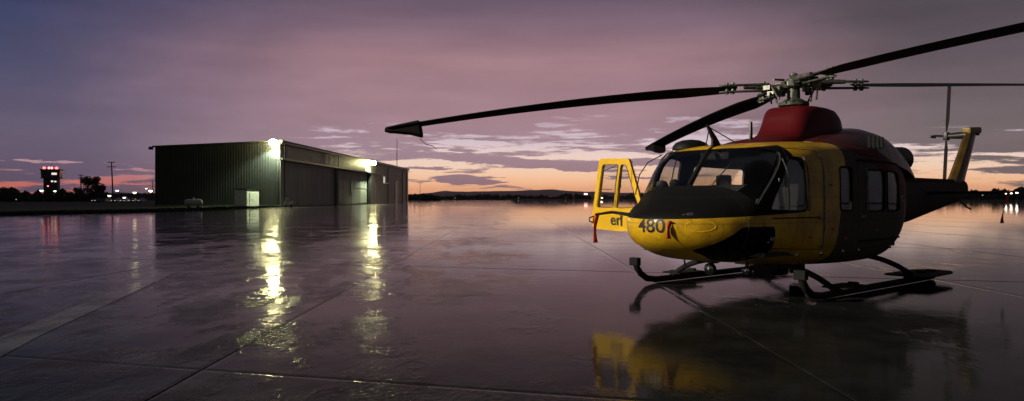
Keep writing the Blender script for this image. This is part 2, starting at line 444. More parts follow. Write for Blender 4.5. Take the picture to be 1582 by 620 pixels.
ribs_wall(bm, (0, HL), (-HW, HL), 0.0, lambda x: roofz(x), (0, 1), 1.5); build('rear_wall', bm, M_CLAD, hang, fix=False)
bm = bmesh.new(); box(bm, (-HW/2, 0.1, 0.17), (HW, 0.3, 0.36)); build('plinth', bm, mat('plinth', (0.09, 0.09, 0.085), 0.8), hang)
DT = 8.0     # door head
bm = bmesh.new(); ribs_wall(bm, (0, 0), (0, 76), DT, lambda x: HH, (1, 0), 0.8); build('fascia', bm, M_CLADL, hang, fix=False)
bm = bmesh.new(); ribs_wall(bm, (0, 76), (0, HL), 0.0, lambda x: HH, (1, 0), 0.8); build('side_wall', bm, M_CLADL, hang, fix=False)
bm = bmesh.new(); box(bm, (-HW/2 + 0.1, HL/2, HH - HW*0.020 + 0.16), (HW + 0.9, HL + 0.8, 0.22), Matrix.Rotation(-math.atan(0.040), 3, 'Y')); build('roof', bm, M_ROOF, hang)
bm = bmesh.new(); box(bm, (0.36, HL/2, HH - 0.12), (0.2, HL + 0.8, 0.34), bev=0.04); build('gutter', bm, M_DARK, hang)
bm = bmesh.new(); box(bm, (-HW - 0.55, -0.3, HH - HW*0.04 - 0.15), (0.7, 0.35, 0.5), bev=0.05); build('gutter_end', bm, M_DARK, hang)
bm = bmesh.new(); box(bm, (0.25, 38, DT + 0.05), (0.5, 76.5, 0.3)); build('door_track', bm, M_DARK, hang)
bm = bmesh.new(); box(bm, (-0.4, 0.55, DT/2), (0.9, 1.1, DT)); build('corner_post', bm, M_CLADL, hang)
def leaf(y0, y1, x, m, n=1):
    w = (y1-y0)/n
    for i in range(n):
        bm = bmesh.new(); box(bm, (x, y0 + w*(i+0.5), DT/2), (0.16, w - 0.08, DT - 0.1))
        for q in (0.02, 0.5, 0.98): box(bm, (x + 0.11, y0 + w*(i+0.5), 0.3 + (DT-0.6)*q), (0.08, w - 0.2, 0.18))
        build('door_leaf', bm, m, hang)
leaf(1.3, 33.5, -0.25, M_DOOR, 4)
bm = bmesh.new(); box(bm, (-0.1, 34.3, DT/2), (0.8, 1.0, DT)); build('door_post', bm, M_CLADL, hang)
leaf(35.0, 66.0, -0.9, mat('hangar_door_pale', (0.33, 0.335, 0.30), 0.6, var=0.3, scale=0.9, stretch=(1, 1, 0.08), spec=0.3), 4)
bm = bmesh.new(); box(bm, (-0.2, 68.5, DT/2), (0.7, 4.4, DT)); build('door_post', bm, M_DARK, hang)
bm = bmesh.new(); box(bm, (-0.3, 73.5, DT/2), (0.6, 5.2, DT)); build('door_post', bm, M_CLADL, hang)
for yy in (1.0, 34.3, 70.9, 88.0, 110.0):
    bm = bmesh.new(); tube(bm, [(0.42, yy, HH - 0.3), (0.42, yy, HH - 0.7), (0.12, yy, HH - 1.3), (0.12, yy, 0.3), (0.3, yy, 0.1)] if yy > 76 else [(0.42, yy, HH - 0.3), (0.42, yy, HH - 0.8), (0.40, yy, DT + 0.3), (0.40, yy, 0.3), (0.5, yy, 0.1)], 0.09, 8); build('downpipe', bm, M_DARK, hang)
# oval crest on the second door
bm = bmesh.new(); lathe(bm, [(0.01, 0), (1.0, 0), (1.0, 0.05), (0.01, 0.05)], 28, axis='X')
for v in bm.verts: v.co = Vector((v.co.x - 0.72, v.co.y*1.25 + 50.5, v.co.z*1.75 + 4.1))
build('crest', bm, mat('crest_white', (0.6, 0.6, 0.56), 0.5), hang)
# annex door, window, louvre on the far side wall
bm = bmesh.new(); box(bm, (0.09, 100.5, 3.3), (0.1, 4.6, 6.6)); build('annex_door', bm, M_DARK, hang)
bm = bmesh.new(); box(bm, (0.1, 82.5, 6.6), (0.1, 2.6, 2.2)); w = build('window', bm, mat('window_frame', (0.5, 0.5, 0.46), 0.4), hang)
bm = bmesh.new(); box(bm, (0.17, 82.5, 6.6), (0.02, 2.1, 1.7)); build('pane', bm, glow('lit_pane', (1.0, 0.95, 0.75), 0.5), w)
bm = bmesh.new(); box(bm, (0.6, 84.6, 5.7), (1.0, 1.6, 0.12)); build('awning', bm, mat('window_frame', (0.5, 0.5, 0.46), 0.4), hang)
bm = bmesh.new(); box(bm, (0.12, HL - 1.2, HH/2), (0.15, 2.2, HH - 0.6)); build('corner_trim', bm, M_DARK, hang)

# wall floodlights
LAMP_COL = (1.0, 0.93, 0.42)
M_LENS = glow('lamp_lens', LAMP_COL, 260.0)
def wall_lamp(loc, rz, label, power, arm=0.9):
    t = thing('wall_floodlight', loc, rz, label, 'floodlight', 'floodlights on the hangar')
    bm = bmesh.new(); tube(bm, [(0, 0.0, 0.1), (0, -arm*0.6, 0.25), (0, -arm, 0.15)], 0.06); build('bracket', bm, M_DARK, t)
    bm = bmesh.new(); lathe(bm, [(0.08, 0.40), (0.26, 0.34), (0.30, 0.22), (0.30, 0.17)], 20, (0, -arm, 0)); build('housing', bm, M_DARK, t, True)
    bm = bmesh.new(); lathe(bm, [(0.34, 0.16), (0.54, -0.02), (0.64, -0.30), (0.60, -0.56), (0.42, -0.78), (0.12, -0.88)], 20, (0, -arm, 0)); build('lens', bm, M_LENS, t, True)
    l = bpy.data.lights.new('floodlight_bulb', 'SPOT'); l.energy = power; l.color = (0.82, 1.0, 0.66); l.shadow_soft_size = 0.25; l.spot_size = R(136); l.spot_blend = 0.45
    lo = bpy.data.objects.new('floodlight_bulb', l); COL.objects.link(lo); lo.parent = t; lo.location = (0, -arm, -1.05); lo.rotation_euler = (R(14), 0, 0)
    return t
Hm = Matrix.Translation((HB.x, HB.y, 0)) @ Matrix.Rotation(R(-2.2), 4, 'Z')
p = Hm @ Vector((-0.75, -0.07, 11.05)); wall_lamp(p, R(-2.2), 'glowing floodlight at the near corner of the hangar end wall', 9000, 1.15)
p = Hm @ Vector((0.06, 64.0, 10.75)); wall_lamp(p, R(90-2.2), 'glowing floodlight halfway along the hangar side, above the doors', 9000, 1.3)

# roof mast at the far end, and tall lamp pole beyond
t = thing('radio_mast', Hm @ Vector((-2.0, 112.0, HH - 0.05)), 0, 'thin bare radio mast on the roof of the hangar far end', 'mast')
bm = bmesh.new(); tube(bm, [(0, 0, 0), (0, 0, 5.5), (0.05, 0, 9.6)], [0.12, 0.10, 0.05]); build('pole', bm, M_DARK, t)
bm = bmesh.new(); lathe(bm, [(0.35, 0.0), (0.3, 0.2), (0.1, 0.3)], 10); build('base', bm, M_DARK, t)

# ---- shed against the end wall
M_SHED = mat('shed_white', (0.62, 0.62, 0.58), 0.55, var=0.15, scale=2)
t = thing('shed', (-42.35, 119.0, 0.05), R(-2.2), 'small pale steel shed standing against the dark hangar end wall', 'shed')
bm = bmesh.new(); box(bm, (-1.0, 2.55, 1.4), (2.0, 5.1, 2.8)); build('wall', bm, M_SHED, t)
bm = bmesh.new(); box(bm, (-1.0, 2.55, 2.86), (2.2, 5.3, 0.12)); build('roof', bm, M_DARK, t)
bm = bmesh.new(); box(bm, (0.03, 1.6, 1.2), (0.06, 1.1, 2.2)); d = build('door', bm, M_SHED, t)
bm = bmesh.new(); box(bm, (0.09, 2.0, 1.15), (0.06, 0.06, 0.2)); build('handle', bm, M_DARK, d)
# ---- propane tank
tp = at(299, Y=112.0, z=0.05)
t = thing('gas_tank', (tp.x, 112, 0.05), R(8), 'white horizontal gas tank on the grass before the hangar end wall', 'tank')
bm = bmesh.new(); lathe(bm, [(0.05, -1.3), (0.3, -1.24), (0.47, -1.05), (0.5, -0.85), (0.5, 0.85), (0.47, 1.05), (0.3, 1.24), (0.05, 1.3)], 18, (0, 0, 0.78), 'X'); build('vessel', bm, mat('tank_white', (0.5, 0.5, 0.5), 0.4), t, True)
for sx in (-0.7, 0.7):
    bm = bmesh.new(); box(bm, (sx, 0, 0.16), (0.16, 0.8, 0.34)); build('saddle', bm, M_DARK, t)
bm = bmesh.new(); lathe(bm, [(0.16, 0), (0.16, 0.16), (0.08, 0.22)], 12, (0, 0, 1.25)); build('valve_cover', bm, M_SHED, t)
# ---- ground power cart by the door
cp = at(446, Y=118.5)
t = thing('ground_power_cart', (cp.x, 118.5, 0), R(20), 'small pale ground power cart parked at the hangar corner', 'cart')
bm = bmesh.new(); box(bm, (0, 0, 0.62), (1.3, 0.75, 0.5), bev=0.05); build('body', bm, M_SHED, t)
bm = bmesh.new(); box(bm, (-0.25, 0, 1.12), (0.6, 0.6, 0.5), bev=0.05); build('control_box', bm, mat('tank_white', (0.5, 0.5, 0.5), 0.4), t)
for sx in (-0.42, 0.42):
    for sy in (-0.42, 0.42):
        bm = bmesh.new(); lathe(bm, [(0.1, -0.06), (0.22, -0.06), (0.22, 0.06), (0.1, 0.06)], 14, (sx, sy, 0.22), 'Y'); build('wheel', bm, M_DARK, t)
bm = bmesh.new(); tube(bm, [(0.65, 0, 0.45), (1.1, 0, 0.3), (1.4, 0, 0.75)], 0.03); build('tow_bar', bm, M_DARK, t)

# ================================================================== LEFT BACKGROUND
M_TOWER = mat('tower_concrete', (0.06, 0.055, 0.06), 0.8)
M_WINLIT = glow('lit_window', (1.0, 0.82, 0.72), 1.0)
M_RED = glow('red_beacon', (1.0, 0.09, 0.08), 6.0)
M_REDP = glow('red_beacon_pale', (1.0, 0.22, 0.20), 4.0)
TY = 400.0; tx = (80 - CXP)/FPX*TY
t = thing('control_tower', (tx, TY, 0), R(22), 'dark airport control tower with red lights glowing on its roof', 'tower')
bm = bmesh.new(); box(bm, (0, 0, 7.6), (6.6, 6.6, 15.2)); build('shaft', bm, M_TOWER, t)
bm = bmesh.new(); prism(bm, [(-4.2, 12.6), (4.2, 12.6), (4.5, 16.6), (-4.5, 16.6)], lambda u, v, d: (u, d, v), -4.0, 4.0); build('cab', bm, mat('tower_glass', (0.015, 0.015, 0.02), 0.15), t)
bm = bmesh.new(); box(bm, (0, 0, 16.8), (9.6, 9.0, 0.5)); build('roof', bm, M_TOWER, t)
bm = bmesh.new(); box(bm, (0, 0, 12.4), (9.2, 8.6, 0.4)); build('balcony', bm, M_TOWER, t)
bm = bmesh.new(); tube(bm, [(0, 0, 17), (0, 0, 20.5)], 0.08); build('aerial', bm, M_DARK, t)
for (u, z, sz, mm) in ((1.8, 14.6, (2.4, 1.1), M_WINLIT), (0.7, 10.6, (1.0, 0.8), M_WINLIT), (2.2, 10.5, (1.0, 0.7), M_WINLIT), (-1.2, 8.0, (0.7, 0.5), M_REDP)):
    bm = bmesh.new(); box(bm, (u, -3.36 if z < 12 else -4.12, z), (sz[0], 0.12, sz[1])); build('window', bm, mm, t)
for u, q in ((-2.9, 0.75), (-0.7, 0.6), (0.6, 0.6), (2.8, 0.8)):
    bm = bmesh.new(); lathe(bm, [(0.2*q, 0), (0.9*q, 0.35), (0.9*q, 0.9), (0.2*q, 1.3)], 12, (u, -3.5, 17.05)); build('beacon', bm, M_RED if abs(u) > 2 else M_REDP, t, True)

def street_lamp(px, Y, py, label, col, strength, r=0.45, group='lamps along the far road', arm=1.4):
    r *= 0.8; strength = min(strength, 60)*0.16
    h = CAMH + (HYP - py)/FPX*Y
    t = thing('street_lamp', ((px - CXP)/FPX*Y, Y, 0), 0, label, 'street lamp', group)
    bm = bmesh.new(); tube(bm, [(arm, 0, 0), (arm, 0, h*0.7), (arm*0.9, 0, h - 0.1), (arm*0.3, 0, h + 0.35)], [0.14, 0.11, 0.08, 0.06]); build('pole', bm, M_DARK, t)
    bm = bmesh.new(); lathe(bm, [(0.15*r, 0.75*r), (0.9*r, 0.35*r), (r, 0.1*r), (r, 0.0)], 14, (0, 0, h)); build('housing', bm, M_DARK, t, True)
    bm = bmesh.new(); lathe(bm, [(0.98*r, -0.02*r), (0.95*r, -0.4*r), (0.7*r, -0.75*r), (0.2*r, -0.95*r)], 14, (0, 0, h)); build('lens', bm, glow('lens_%d_%d_%d_%d' % (int(col[0]*99), int(col[1]*99), int(col[2]*99), int(strength)), col, strength), t, True)
    return t
for px, py, Y, lb, colr, st, r in (
    (64, 294, 330, 'greenish white lamp left of the control tower foot', (0.85, 1.0, 0.75), 30, 0.9),
    (76, 295, 330, 'greenish white lamp before the control tower foot', (0.8, 1.0, 0.65), 34, 0.9),
    (85, 295, 332, 'greenish white lamp right of the control tower foot', (0.85, 1.0, 0.7), 26, 0.7),
    (169, 302, 420, 'low warm lamp just left of the tall utility pole', (1.0, 0.85, 0.65), 30, 1.1),
    (181, 294, 420, 'pale lamp just right of the tall utility pole', (1.0, 0.9, 0.85), 24, 1.1),
    (192, 305, 300, 'low white lamp above the parked cars', (1.0, 0.95, 0.9), 26, 0.7),
    (208, 297, 430, 'yellow green lamp on a pole over the parked cars', (0.95, 1.0, 0.5), 28, 1.2),
    (226, 291, 480, 'small white lamp left of the hangar edge lamp', (1.0, 0.92, 0.85), 24, 0.8),
    (233, 294, 430, 'large warm white lamp right beside the hangar left edge', (1.0, 0.93, 0.7), 34, 1.5),
    (25, 308, 300, 'small low lamp among the bushes at the far left', (0.9, 0.95, 1.0), 6, 0.25)):
    street_lamp(px, Y, py, lb, colr, st, r)

M_POLE = mat('pole_wood', (0.05, 0.04, 0.035), 0.9, scale=6)
def utility_pole(px, Y, pytop, label, arms, lean=0.0):
    h = CAMH + (HYP - pytop)/FPX*Y
    t = thing('utility_pole', ((px - CXP)/FPX*Y, Y, 0.0), 0, label, 'utility pole', 'utility poles behind the lawn')
    bm = bmesh.new(); tube(bm, [(0, 0, 0), (-lean*h*0.5, 0, h*0.5), (-lean*h, 0, h)], [0.28, 0.23, 0.17]); build('pole', bm, M_POLE, t)
    for zf, w in arms:
        zz = h*zf; bm = bmesh.new(); box(bm, (-lean*zz, -0.2, zz), (w, 0.16, 0.18)); a = build('crossarm', bm, M_POLE, t)
        for u in (-0.44, -0.2, 0.2, 0.44):
            bm = bmesh.new(); lathe(bm, [(0.06, 0), (0.10, 0.08), (0.06, 0.26)], 8, (u*w - lean*zz, -0.2, zz + 0.09)); build('insulator', bm, M_DARK, a)
    return t
utility_pole(175, 260, 250, 'tall leaning utility pole with two crossarms left of the hangar', ((0.975, 2.6), (0.87, 3.0)), 0.045)
utility_pole(125, 330, 270, 'shorter utility pole behind the round dark tree', ((0.97, 2.4), (0.88, 1.8)))
utility_pole(236, 420, 279, 'distant utility pole close to the hangar left edge', ((0.97, 2.6), (0.86, 2.2)))

def make_leaf_crown(name, parent, centers, n, leaf, m):
    vs, fs = [], []
    for _ in range(n):
        c, r = random.choice(centers)
        d = Vector((random.gauss(0, 1), random.gauss(0, 1), random.gauss(0, 1))).normalized()*r*random.random()**0.45
        p = Vector(c) + Vector((d.x, d.y, d.z*0.85)); a = Vector((random.gauss(0,1), random.gauss(0,1), random.gauss(0,1))).normalized()
        b = a.orthogonal().normalized(); q = leaf*random.uniform(0.6, 1.4); i = len(vs)
        vs += [tuple(p + a*q), tuple(p + b*q*0.5), tuple(p - a*q), tuple(p - b*q*0.5)]; fs.append((i, i+1, i+2, i+3))
    me = bpy.data.meshes.new(name); me.from_pydata(vs, [], fs); return new_obj(name, me, m, parent)
M_LEAF = mat('leaves', (0.035, 0.05, 0.02), 0.6, var=0.5, scale=1.0)
def tree(px, Y, h, wdt, label, n=1500, leaf=0.22, seed=1, conic=False):
    random.seed(seed)
    t = thing('tree', ((px - CXP)/FPX*Y, Y, 0), 0, label, 'tree', 'trees near the control tower')
    bm = bmesh.new(); tube(bm, [(0, 0, 0), (0.1, 0, h*0.25), (0, 0.05, h*0.55), (0.1, 0, h*0.85)], [h*0.035, h*0.028, h*0.018, h*0.006], 8)
    cs = []
    for k in range(14):
        a = random.uniform(0, 6.28); f = random.uniform(0.28, 0.95); rr = wdt*0.5*(1.1 - f if conic else math.sin(min(1, (f - 0.1))*2.6)*0.85)*random.uniform(0.6, 1.0)
        e = Vector((rr*math.cos(a), rr*math.sin(a), h*f)); tube(bm, [(0, 0, h*f*0.55), tuple(e*0.55 + Vector((0, 0, h*f*0.28))), tuple(e)], [h*0.014, h*0.008, h*0.003], 5)
        cs.append((e, wdt*random.uniform(0.13, 0.24)*(1.2 - f if conic else 1)))
    cs.append((Vector((0, 0, h*0.85)), wdt*0.16))
    build('trunk', bm, M_POLE, t); make_leaf_crown('crown', t, cs, n, leaf, M_LEAF)
tree(147, 300, 9.6, 10.0, 'big round dark tree left of the tall utility pole', 3800, 0.32, 3)
tree(117, 320, 6.2, 7.5, 'lower dark tree at the left foot of the big round tree', 1500, 0.3, 4)
tree(3, 300, 5.6, 5.5, 'dark tree cut by the left edge of the picture', 1500, 0.26, 5)
tree(39, 300, 4.9, 3.2, 'small pointed conifer left of the control tower', 1100, 0.22, 6, True)
tree(20, 330, 4.4, 5.0, 'low bushy tree between the left edge and the pointed conifer', 900, 0.26, 8)
random.seed(11)

# parked cars, small with distance
M_TYRE = mat('tyre', (0.015, 0.015, 0.015), 0.8); M_CGLASS = mat('car_glass', (0.01, 0.012, 0.015), 0.08)
M_HEAD = glow('car_head_lamp', (1.0, 0.95, 0.85), 0.8)
def car(px, Y, rz, colr, label):
    m = mat('car_%s' % colr[0], colr[1], 0.3, coat=0.6, var=0.08)
    t = thing('parked_car', ((px - CXP)/FPX*Y, Y, 0.05), rz, label, 'car', 'cars parked beyond the lawn')
    prof = [(-2.15, 0.3), (2.1, 0.3), (2.2, 0.55), (2.1, 0.78), (1.25, 0.92), (0.55, 1.42), (-1.1, 1.47), (-1.9, 1.0), (-2.2, 0.92), (-2.22, 0.5)]
    bm = bmesh.new(); prism(bm, rounded(prof, 0.12, 2), lambda u, v, d: (u, d*(1 - 0.16*max(0, v-0.9)/0.55), v), -0.88, 0.88); build('body', bm, m, t)
    for s in (-1, 1):
        bm = bmesh.new(); prism(bm, [(1.0, 0.98), (0.52, 1.34), (-1.05, 1.38), (-1.6, 1.0)], lambda u, v, d: (u, s*(0.885 - 0.14*max(0, v-0.9)/0.55 + d), v), 0.0, 0.01); build('side_window', bm, M_CGLASS, t)
        for u in (-1.35, 1.35):
            bm = bmesh.new(); lathe(bm, [(0.12, -0.1), (0.32, -0.1), (0.32, 0.1), (0.12, 0.1)], 14, (u, s*0.82, 0.32), 'Y'); build('wheel', bm, M_TYRE, t)
        bm = bmesh.new(); box(bm, (2.16, s*0.62, 0.68), (0.08, 0.36, 0.15)); build('headlight', bm, M_HEAD, t)
    bm = bmesh.new(); prism(bm, [(1.24, 0.95), (0.6, 1.40), (0.63, 1.41), (1.28, 0.96)], lambda u, v, d: (u, d, v), -0.68, 0.68); build('windscreen', bm, M_CGLASS, t)
cw = ('white', (0.7, 0.7, 0.7)); cs_ = ('silver', (0.4, 0.4, 0.42)); ck = ('charcoal', (0.05, 0.05, 0.055)); cr = ('tan', (0.4, 0.33, 0.28))
for i, (px, c, lb) in enumerate(((152, ck, 'charcoal car parked under the big round tree, leftmost of the row'), (165, cw, 'white car parked left of the tall utility pole foot'), (180, cs_, 'silver car parked right of the tall utility pole foot'),
                                 (193, cw, 'white car parked below the low white lamp'), (205, cr, 'tan car parked below the yellow green lamp'), (218, cs_, 'silver car nearest to the hangar left edge in the row'))):
    car(px, 262 + (i*7) % 9, R(-90 + (i*37) % 30 - 15), c, lb)

# low building behind the cars and lamps near the apron's far edge
lb = at(215, Y=470.0)
t = thing('low_building', (lb.x, 470, 0), R(4), 'low dark flat building behind the parked cars', 'building')
bm = bmesh.new(); box(bm, (0, 0, 2.0), (34, 10, 4.0)); build('wall', bm, M_TOWER, t)
bm = bmesh.new(); box(bm, (0, 0, 4.15), (35, 11, 0.3)); build('roof', bm, M_DARK, t)
for u in (-12, -6, 1, 7, 13):
    bm = bmesh.new(); box(bm, (u, -5.03, 2.1), (1.6, 0.08, 1.0)); build('window', bm, M_CGLASS, t)

# far field lights to the right and centre
for k, (px, py, Y, lb, colr, st, r) in enumerate((
    (1554, 298.3, 560, 'left one of three bright white field lamps at the right edge', (1.0, 1.0, 0.85), 60, 1.0),
    (1562, 298.0, 560, 'middle one of three bright white field lamps at the right edge', (1.0, 1.0, 0.85), 60, 1.0),
    (1571, 297.6, 560, 'right one of three bright white field lamps at the right edge', (1.0, 1.0, 0.85), 60, 1.0),
    (1518, 301.5, 560, 'single faint white field lamp right of the tail fin', (0.95, 0.95, 1.0), 8, 0.45),
    (703, 306.0, 900, 'tiny white lamp in the far woods beyond the hangar end', (1, 0.95, 0.9), 7, 0.5),
    (801, 306.2, 900, 'tiny white lamp in the far woods at the picture middle', (1, 0.95, 0.9), 7, 0.5),
    (874, 306.0, 900, 'tiny white lamp in the far woods left of the red obstruction light', (1, 0.95, 0.9), 6, 0.45))):
    street_lamp(px, Y, py, lb, colr, st, r, 'lamps at the far edge of the airfield', 0.6)
def obstruction(px, py, Y, w, h, name, label, cat, m):
    z = CAMH + (HYP - py)/FPX*Y
    t = thing(name, ((px - CXP)/FPX*Y, Y, 0), 0, label, cat)
    bm = bmesh.new(); tube(bm, [(-w*0.35, 0, 0), (-w*0.35, 0, z)], 0.12); tube(bm, [(w*0.35, 0, 0), (w*0.35, 0, z)], 0.12); build('post', bm, M_DARK, t)
    bm = bmesh.new(); box(bm, (0, 0, z), (w + 0.4, 0.3, h + 0.4)); build('case', bm, M_DARK, t)
    bm = bmesh.new(); box(bm, (0, -0.2, z), (w, 0.14, h)); build('panel', bm, m, t)
obstruction(905, 300, 900, 4.2, 1.8, 'obstruction_light', 'red and white light box above the far woods left of the open door', 'light', glow('red_sign', (1.0, 0.42, 0.36), 4.0))
obstruction(926, 306.0, 700, 6.5, 1.1, 'airfield_sign', 'low lit warm white airfield sign seen through the open yellow door', 'sign', glow('lit_sign', (1.0, 0.86, 0.66), 3.0))
# tall flood mast with cross-bar far beyond the hangar end
ly = 430.0; t = thing('light_mast', ((649 - CXP)/FPX*ly, ly, 0), 0, 'thin dark light mast with a crossbar right of the hangar end', 'mast')
hz = CAMH + (HYP - 283)/FPX*ly
bm = bmesh.new(); tube(bm, [(0, 0, 0), (0, 0, hz)], [0.16, 0.09]); build('pole', bm, M_DARK, t)
bm = bmesh.new(); box(bm, (0, 0, hz), (3.2, 0.12, 0.14)); build('crossbar', bm, M_DARK, t)
for u in (-1.4, -0.5, 0.5, 1.4):
    bm = bmesh.new(); box(bm, (u, -0.15, hz + 0.22), (0.4, 0.3, 0.3), bev=0.03); build('lamp_head', bm, M_DARK, t)

# apron floodlight mast out of the picture to the left: it lights the helicopter's nose
FM = Vector((-46, -6, 0))
t = thing('floodlight_mast', FM, R(20), 'tall apron floodlight mast standing left behind the camera', 'mast')
bm = bmesh.new(); tube(bm, [(0, 0, 0), (0, 0, 11), (0, 0, 21.0)], [0.18, 0.14, 0.1], 12); build('pole', bm, M_DARK, t)
bm = bmesh.new(); box(bm, (0.2, 0, 21.0), (0.12, 2.0, 0.12)); build('crossbar', bm, M_DARK, t)
for u in (-0.7, 0.7):
    bm = bmesh.new(); box(bm, (0.35, u, 21.15), (0.3, 0.6, 0.42), bev=0.04); h = build('lamp_head', bm, M_DARK, t)
    bm = bmesh.new(); box(bm, (0.51, u, 21.13), (0.02, 0.5, 0.34)); build('lens', bm, glow('flood_lens', (1.0, 0.95, 0.8), 40), h)
fl = bpy.data.lights.new('floodlight_bulb', 'SPOT'); fl.energy = 155000; fl.color = (1.0, 0.90, 0.70); fl.shadow_soft_size = 0.3; fl.spot_size = R(46); fl.spot_blend = 0.6
fo = bpy.data.objects.new('floodlight_bulb', fl); COL.objects.link(fo); fo.location = FM + Vector((0.8, 0.5, 21.1))
fo.rotation_euler = (Vector((5, 11, 1.5)) - fo.location).to_track_quat('-Z', 'Y').to_euler()
fo.parent = t; fo.matrix_parent_inverse = (Matrix.Translation(FM) @ Matrix.Rotation(R(20), 4, 'Z')).inverted()

# ================================================================== HELICOPTER
HX, HY_, HANG = 4.8, 12.7, R(221)
heli = thing('helicopter', (HX, HY_, 0), HANG, 'yellow and red rescue helicopter with black nose, parked on the wet apron', 'helicopter')
HM = Matrix.Translation((HX, HY_, 0)) @ Matrix.Rotation(HANG, 4, 'Z'); HMI = HM.inverted()
# local: +x nose, +y port side (towards the camera), z up, origin on the ground under the mast
M_BLACK = mat('black_paint', (0.010, 0.010, 0.011), 0.6, var=0.3, spec=0.2)
M_INT = mat('cabin_lining', (0.018, 0.018, 0.02), 0.8)
M_YEL = mat('yellow_paint', (0.72, 0.42, 0.012), 0.28, var=0.08, scale=1.5, coat=0.4)
M_REDP_ = mat('red_paint', (0.085, 0.004, 0.007), 0.5, var=0.12, scale=1.5, spec=0.25)
M_STEEL = mat('steel', (0.20, 0.205, 0.19), 0.45, metal=0.8, scale=12, var=0.4)
M_GREENM = mat('primer_green', (0.055, 0.065, 0.05), 0.55, metal=0.2, scale=14, var=0.4)
M_RUB = mat('skid_black', (0.010, 0.010, 0.010), 0.8, var=0.3, spec=0.15)
M_CHROME = mat('chrome', (0.8, 0.8, 0.8), 0.1, metal=1.0, var=0.05)
M_RIB = mat('red_ribbon', (0.55, 0.06, 0.025), 0.7, scale=8, var=0.25)
M_INK = mat('black_lettering', (0.012, 0.01, 0.01), 0.5)
M_GLASS = glassmat('plexiglass', (0.96, 0.97, 0.965), 0.02, 0.7)
M_CHIN = glassmat('chin_glass', (0.10, 0.11, 0.11), 0.05)
def livery():
    m = bpy.data.materials.new("livery"); m.use_nodes = True; n = m.node_tree; X.nt = n
    b = n.nodes['Principled BSDF']; t = n.nodes.new('ShaderNodeTexCoord')
    x, y, z = split(t.outputs['Object']); dirt = noise(t.outputs['Object'], 2.2, 6, 0.65); grime = noise(t.outputs['Object'], 14, 4, 0.6)
    c = mix(step(dirt, 0.35, 0.72), (0.44, 0.245, 0.008, 1), (0.74, 0.43, 0.012, 1))
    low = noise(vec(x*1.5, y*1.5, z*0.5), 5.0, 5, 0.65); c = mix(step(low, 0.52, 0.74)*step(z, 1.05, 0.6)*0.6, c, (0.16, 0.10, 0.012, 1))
    blk = step(x, 1.98, 2.0)*step(z + x*0.045, 1.292, 1.298)*step(z - (2.62 - x)*0.10, 2.115, 2.108)      # anti-glare panel, posts
    c = mix(blk, c, (0.006, 0.006, 0.0065, 1))
    aft = step(x + (z-1.2)*0.25, 0.92, 0.90)
    c = mix(aft, c, (0.080, 0.068, 0.056, 1))
    red = step(z + x*0.35, 2.16, 2.14)*0.0 + step(z - x*0.38, 2.02, 2.04)
    c = mix(red*step(x, 1.0, 0.98), c, (0.09, 0.008, 0.010, 1))
    br = n.nodes.new('ShaderNodeTexBrick'); br.inputs['Scale'].default_value = 1.0; br.inputs['Mortar Size'].default_value = 0.004; br.inputs['Mortar Smooth'].default_value = 0.3
    br.inputs['Brick Width'].default_value = 0.63; br.inputs['Row Height'].default_value = 0.36; n.links.new(vec(x + 0.11, z + 0.02), br.inputs['Vector']); seam = X(br.outputs['Fac'])
    vo = n.nodes.new('ShaderNodeTexVoronoi'); vo.inputs['Scale'].default_value = 55.0; n.links.new(t.outputs['Object'], vo.inputs['Vector'])
    drop = step(X(vo.outputs['Distance']), 0.34, 0.10)*step(dirt, 0.40, 0.6)
    c = mix(seam*0.55, c, (0.02, 0.014, 0.006, 1))
    bn = n.nodes.new('ShaderNodeBump'); bn.inputs['Strength'].default_value = 0.45; bn.inputs['Distance'].default_value = 0.004
    n.links.new((drop*0.5 - seam*0.8 + dirt*0.6).v, bn.inputs['Height']); n.links.new(bn.outputs[0], b.inputs['Normal'])
    c = mix(step(grime, 0.52, 0.8)*0.5*(1.0-blk), c, (0.05, 0.035, 0.015, 1))
    n.links.new(c, b.inputs['Base Color']); n.links.new((0.5 - (1.0-blk)*(1.0-aft)*0.24 + dirt*0.2).v, b.inputs['Roughness'])
    yel = (1.0-blk)*(1.0-aft)
    n.links.new((yel*0.3).v, b.inputs['Coat Weight']); b.inputs['Coat Roughness'].default_value = 0.1; n.links.new((yel*0.40 + 0.10).v, b.inputs['Specular IOR Level'])
    return m
M_LIV = livery()

# ---- fuselage loft: x, bottom, top, half width, height of greatest width, roundness above / below
ST = [(3.90, 0.97, 1.11, 0.09, 1.05, 2.2, 2.2), (3.86, 0.88, 1.17, 0.24, 1.04, 2.3, 2.2), (3.74, 0.77, 1.25, 0.46, 1.03, 2.4, 2.2), (3.55, 0.67, 1.33, 0.68, 1.03, 2.5, 2.3), (3.30, 0.58, 1.43, 0.86, 1.03, 2.6, 2.4),
      (3.08, 0.53, 1.52, 0.96, 1.03, 2.6, 2.6), (2.95, 0.51, 1.62, 1.01, 1.03, 2.8, 2.7), (2.72, 0.49, 1.88, 1.07, 1.05, 3.3, 2.9), (2.50, 0.475, 2.11, 1.115, 1.08, 3.9, 3.1), (2.30, 0.47, 2.19, 1.15, 1.1, 4.3, 3.2), (2.0, 0.43, 2.23, 1.19, 1.15, 4.2, 3.6),
      (1.4, 0.39, 2.27, 1.23, 1.2, 5.2, 4.4), (0.4, 0.35, 2.30, 1.25, 1.2, 5.6, 4.8), (-0.7, 0.35, 2.30, 1.25, 1.2, 5.2, 4.8), (-1.35, 0.39, 2.28, 1.21, 1.25, 3.6, 3.6), (-1.85, 0.52, 2.24, 1.10, 1.35, 3.2, 3.0),
      (-2.35, 0.68, 2.18, 0.90, 1.42, 3.0, 2.7), (-2.9, 0.80, 2.05, 0.66, 1.42, 2.8, 2.6), (-3.3, 0.86, 1.9, 0.50, 1.40, 2.7, 2.6)]
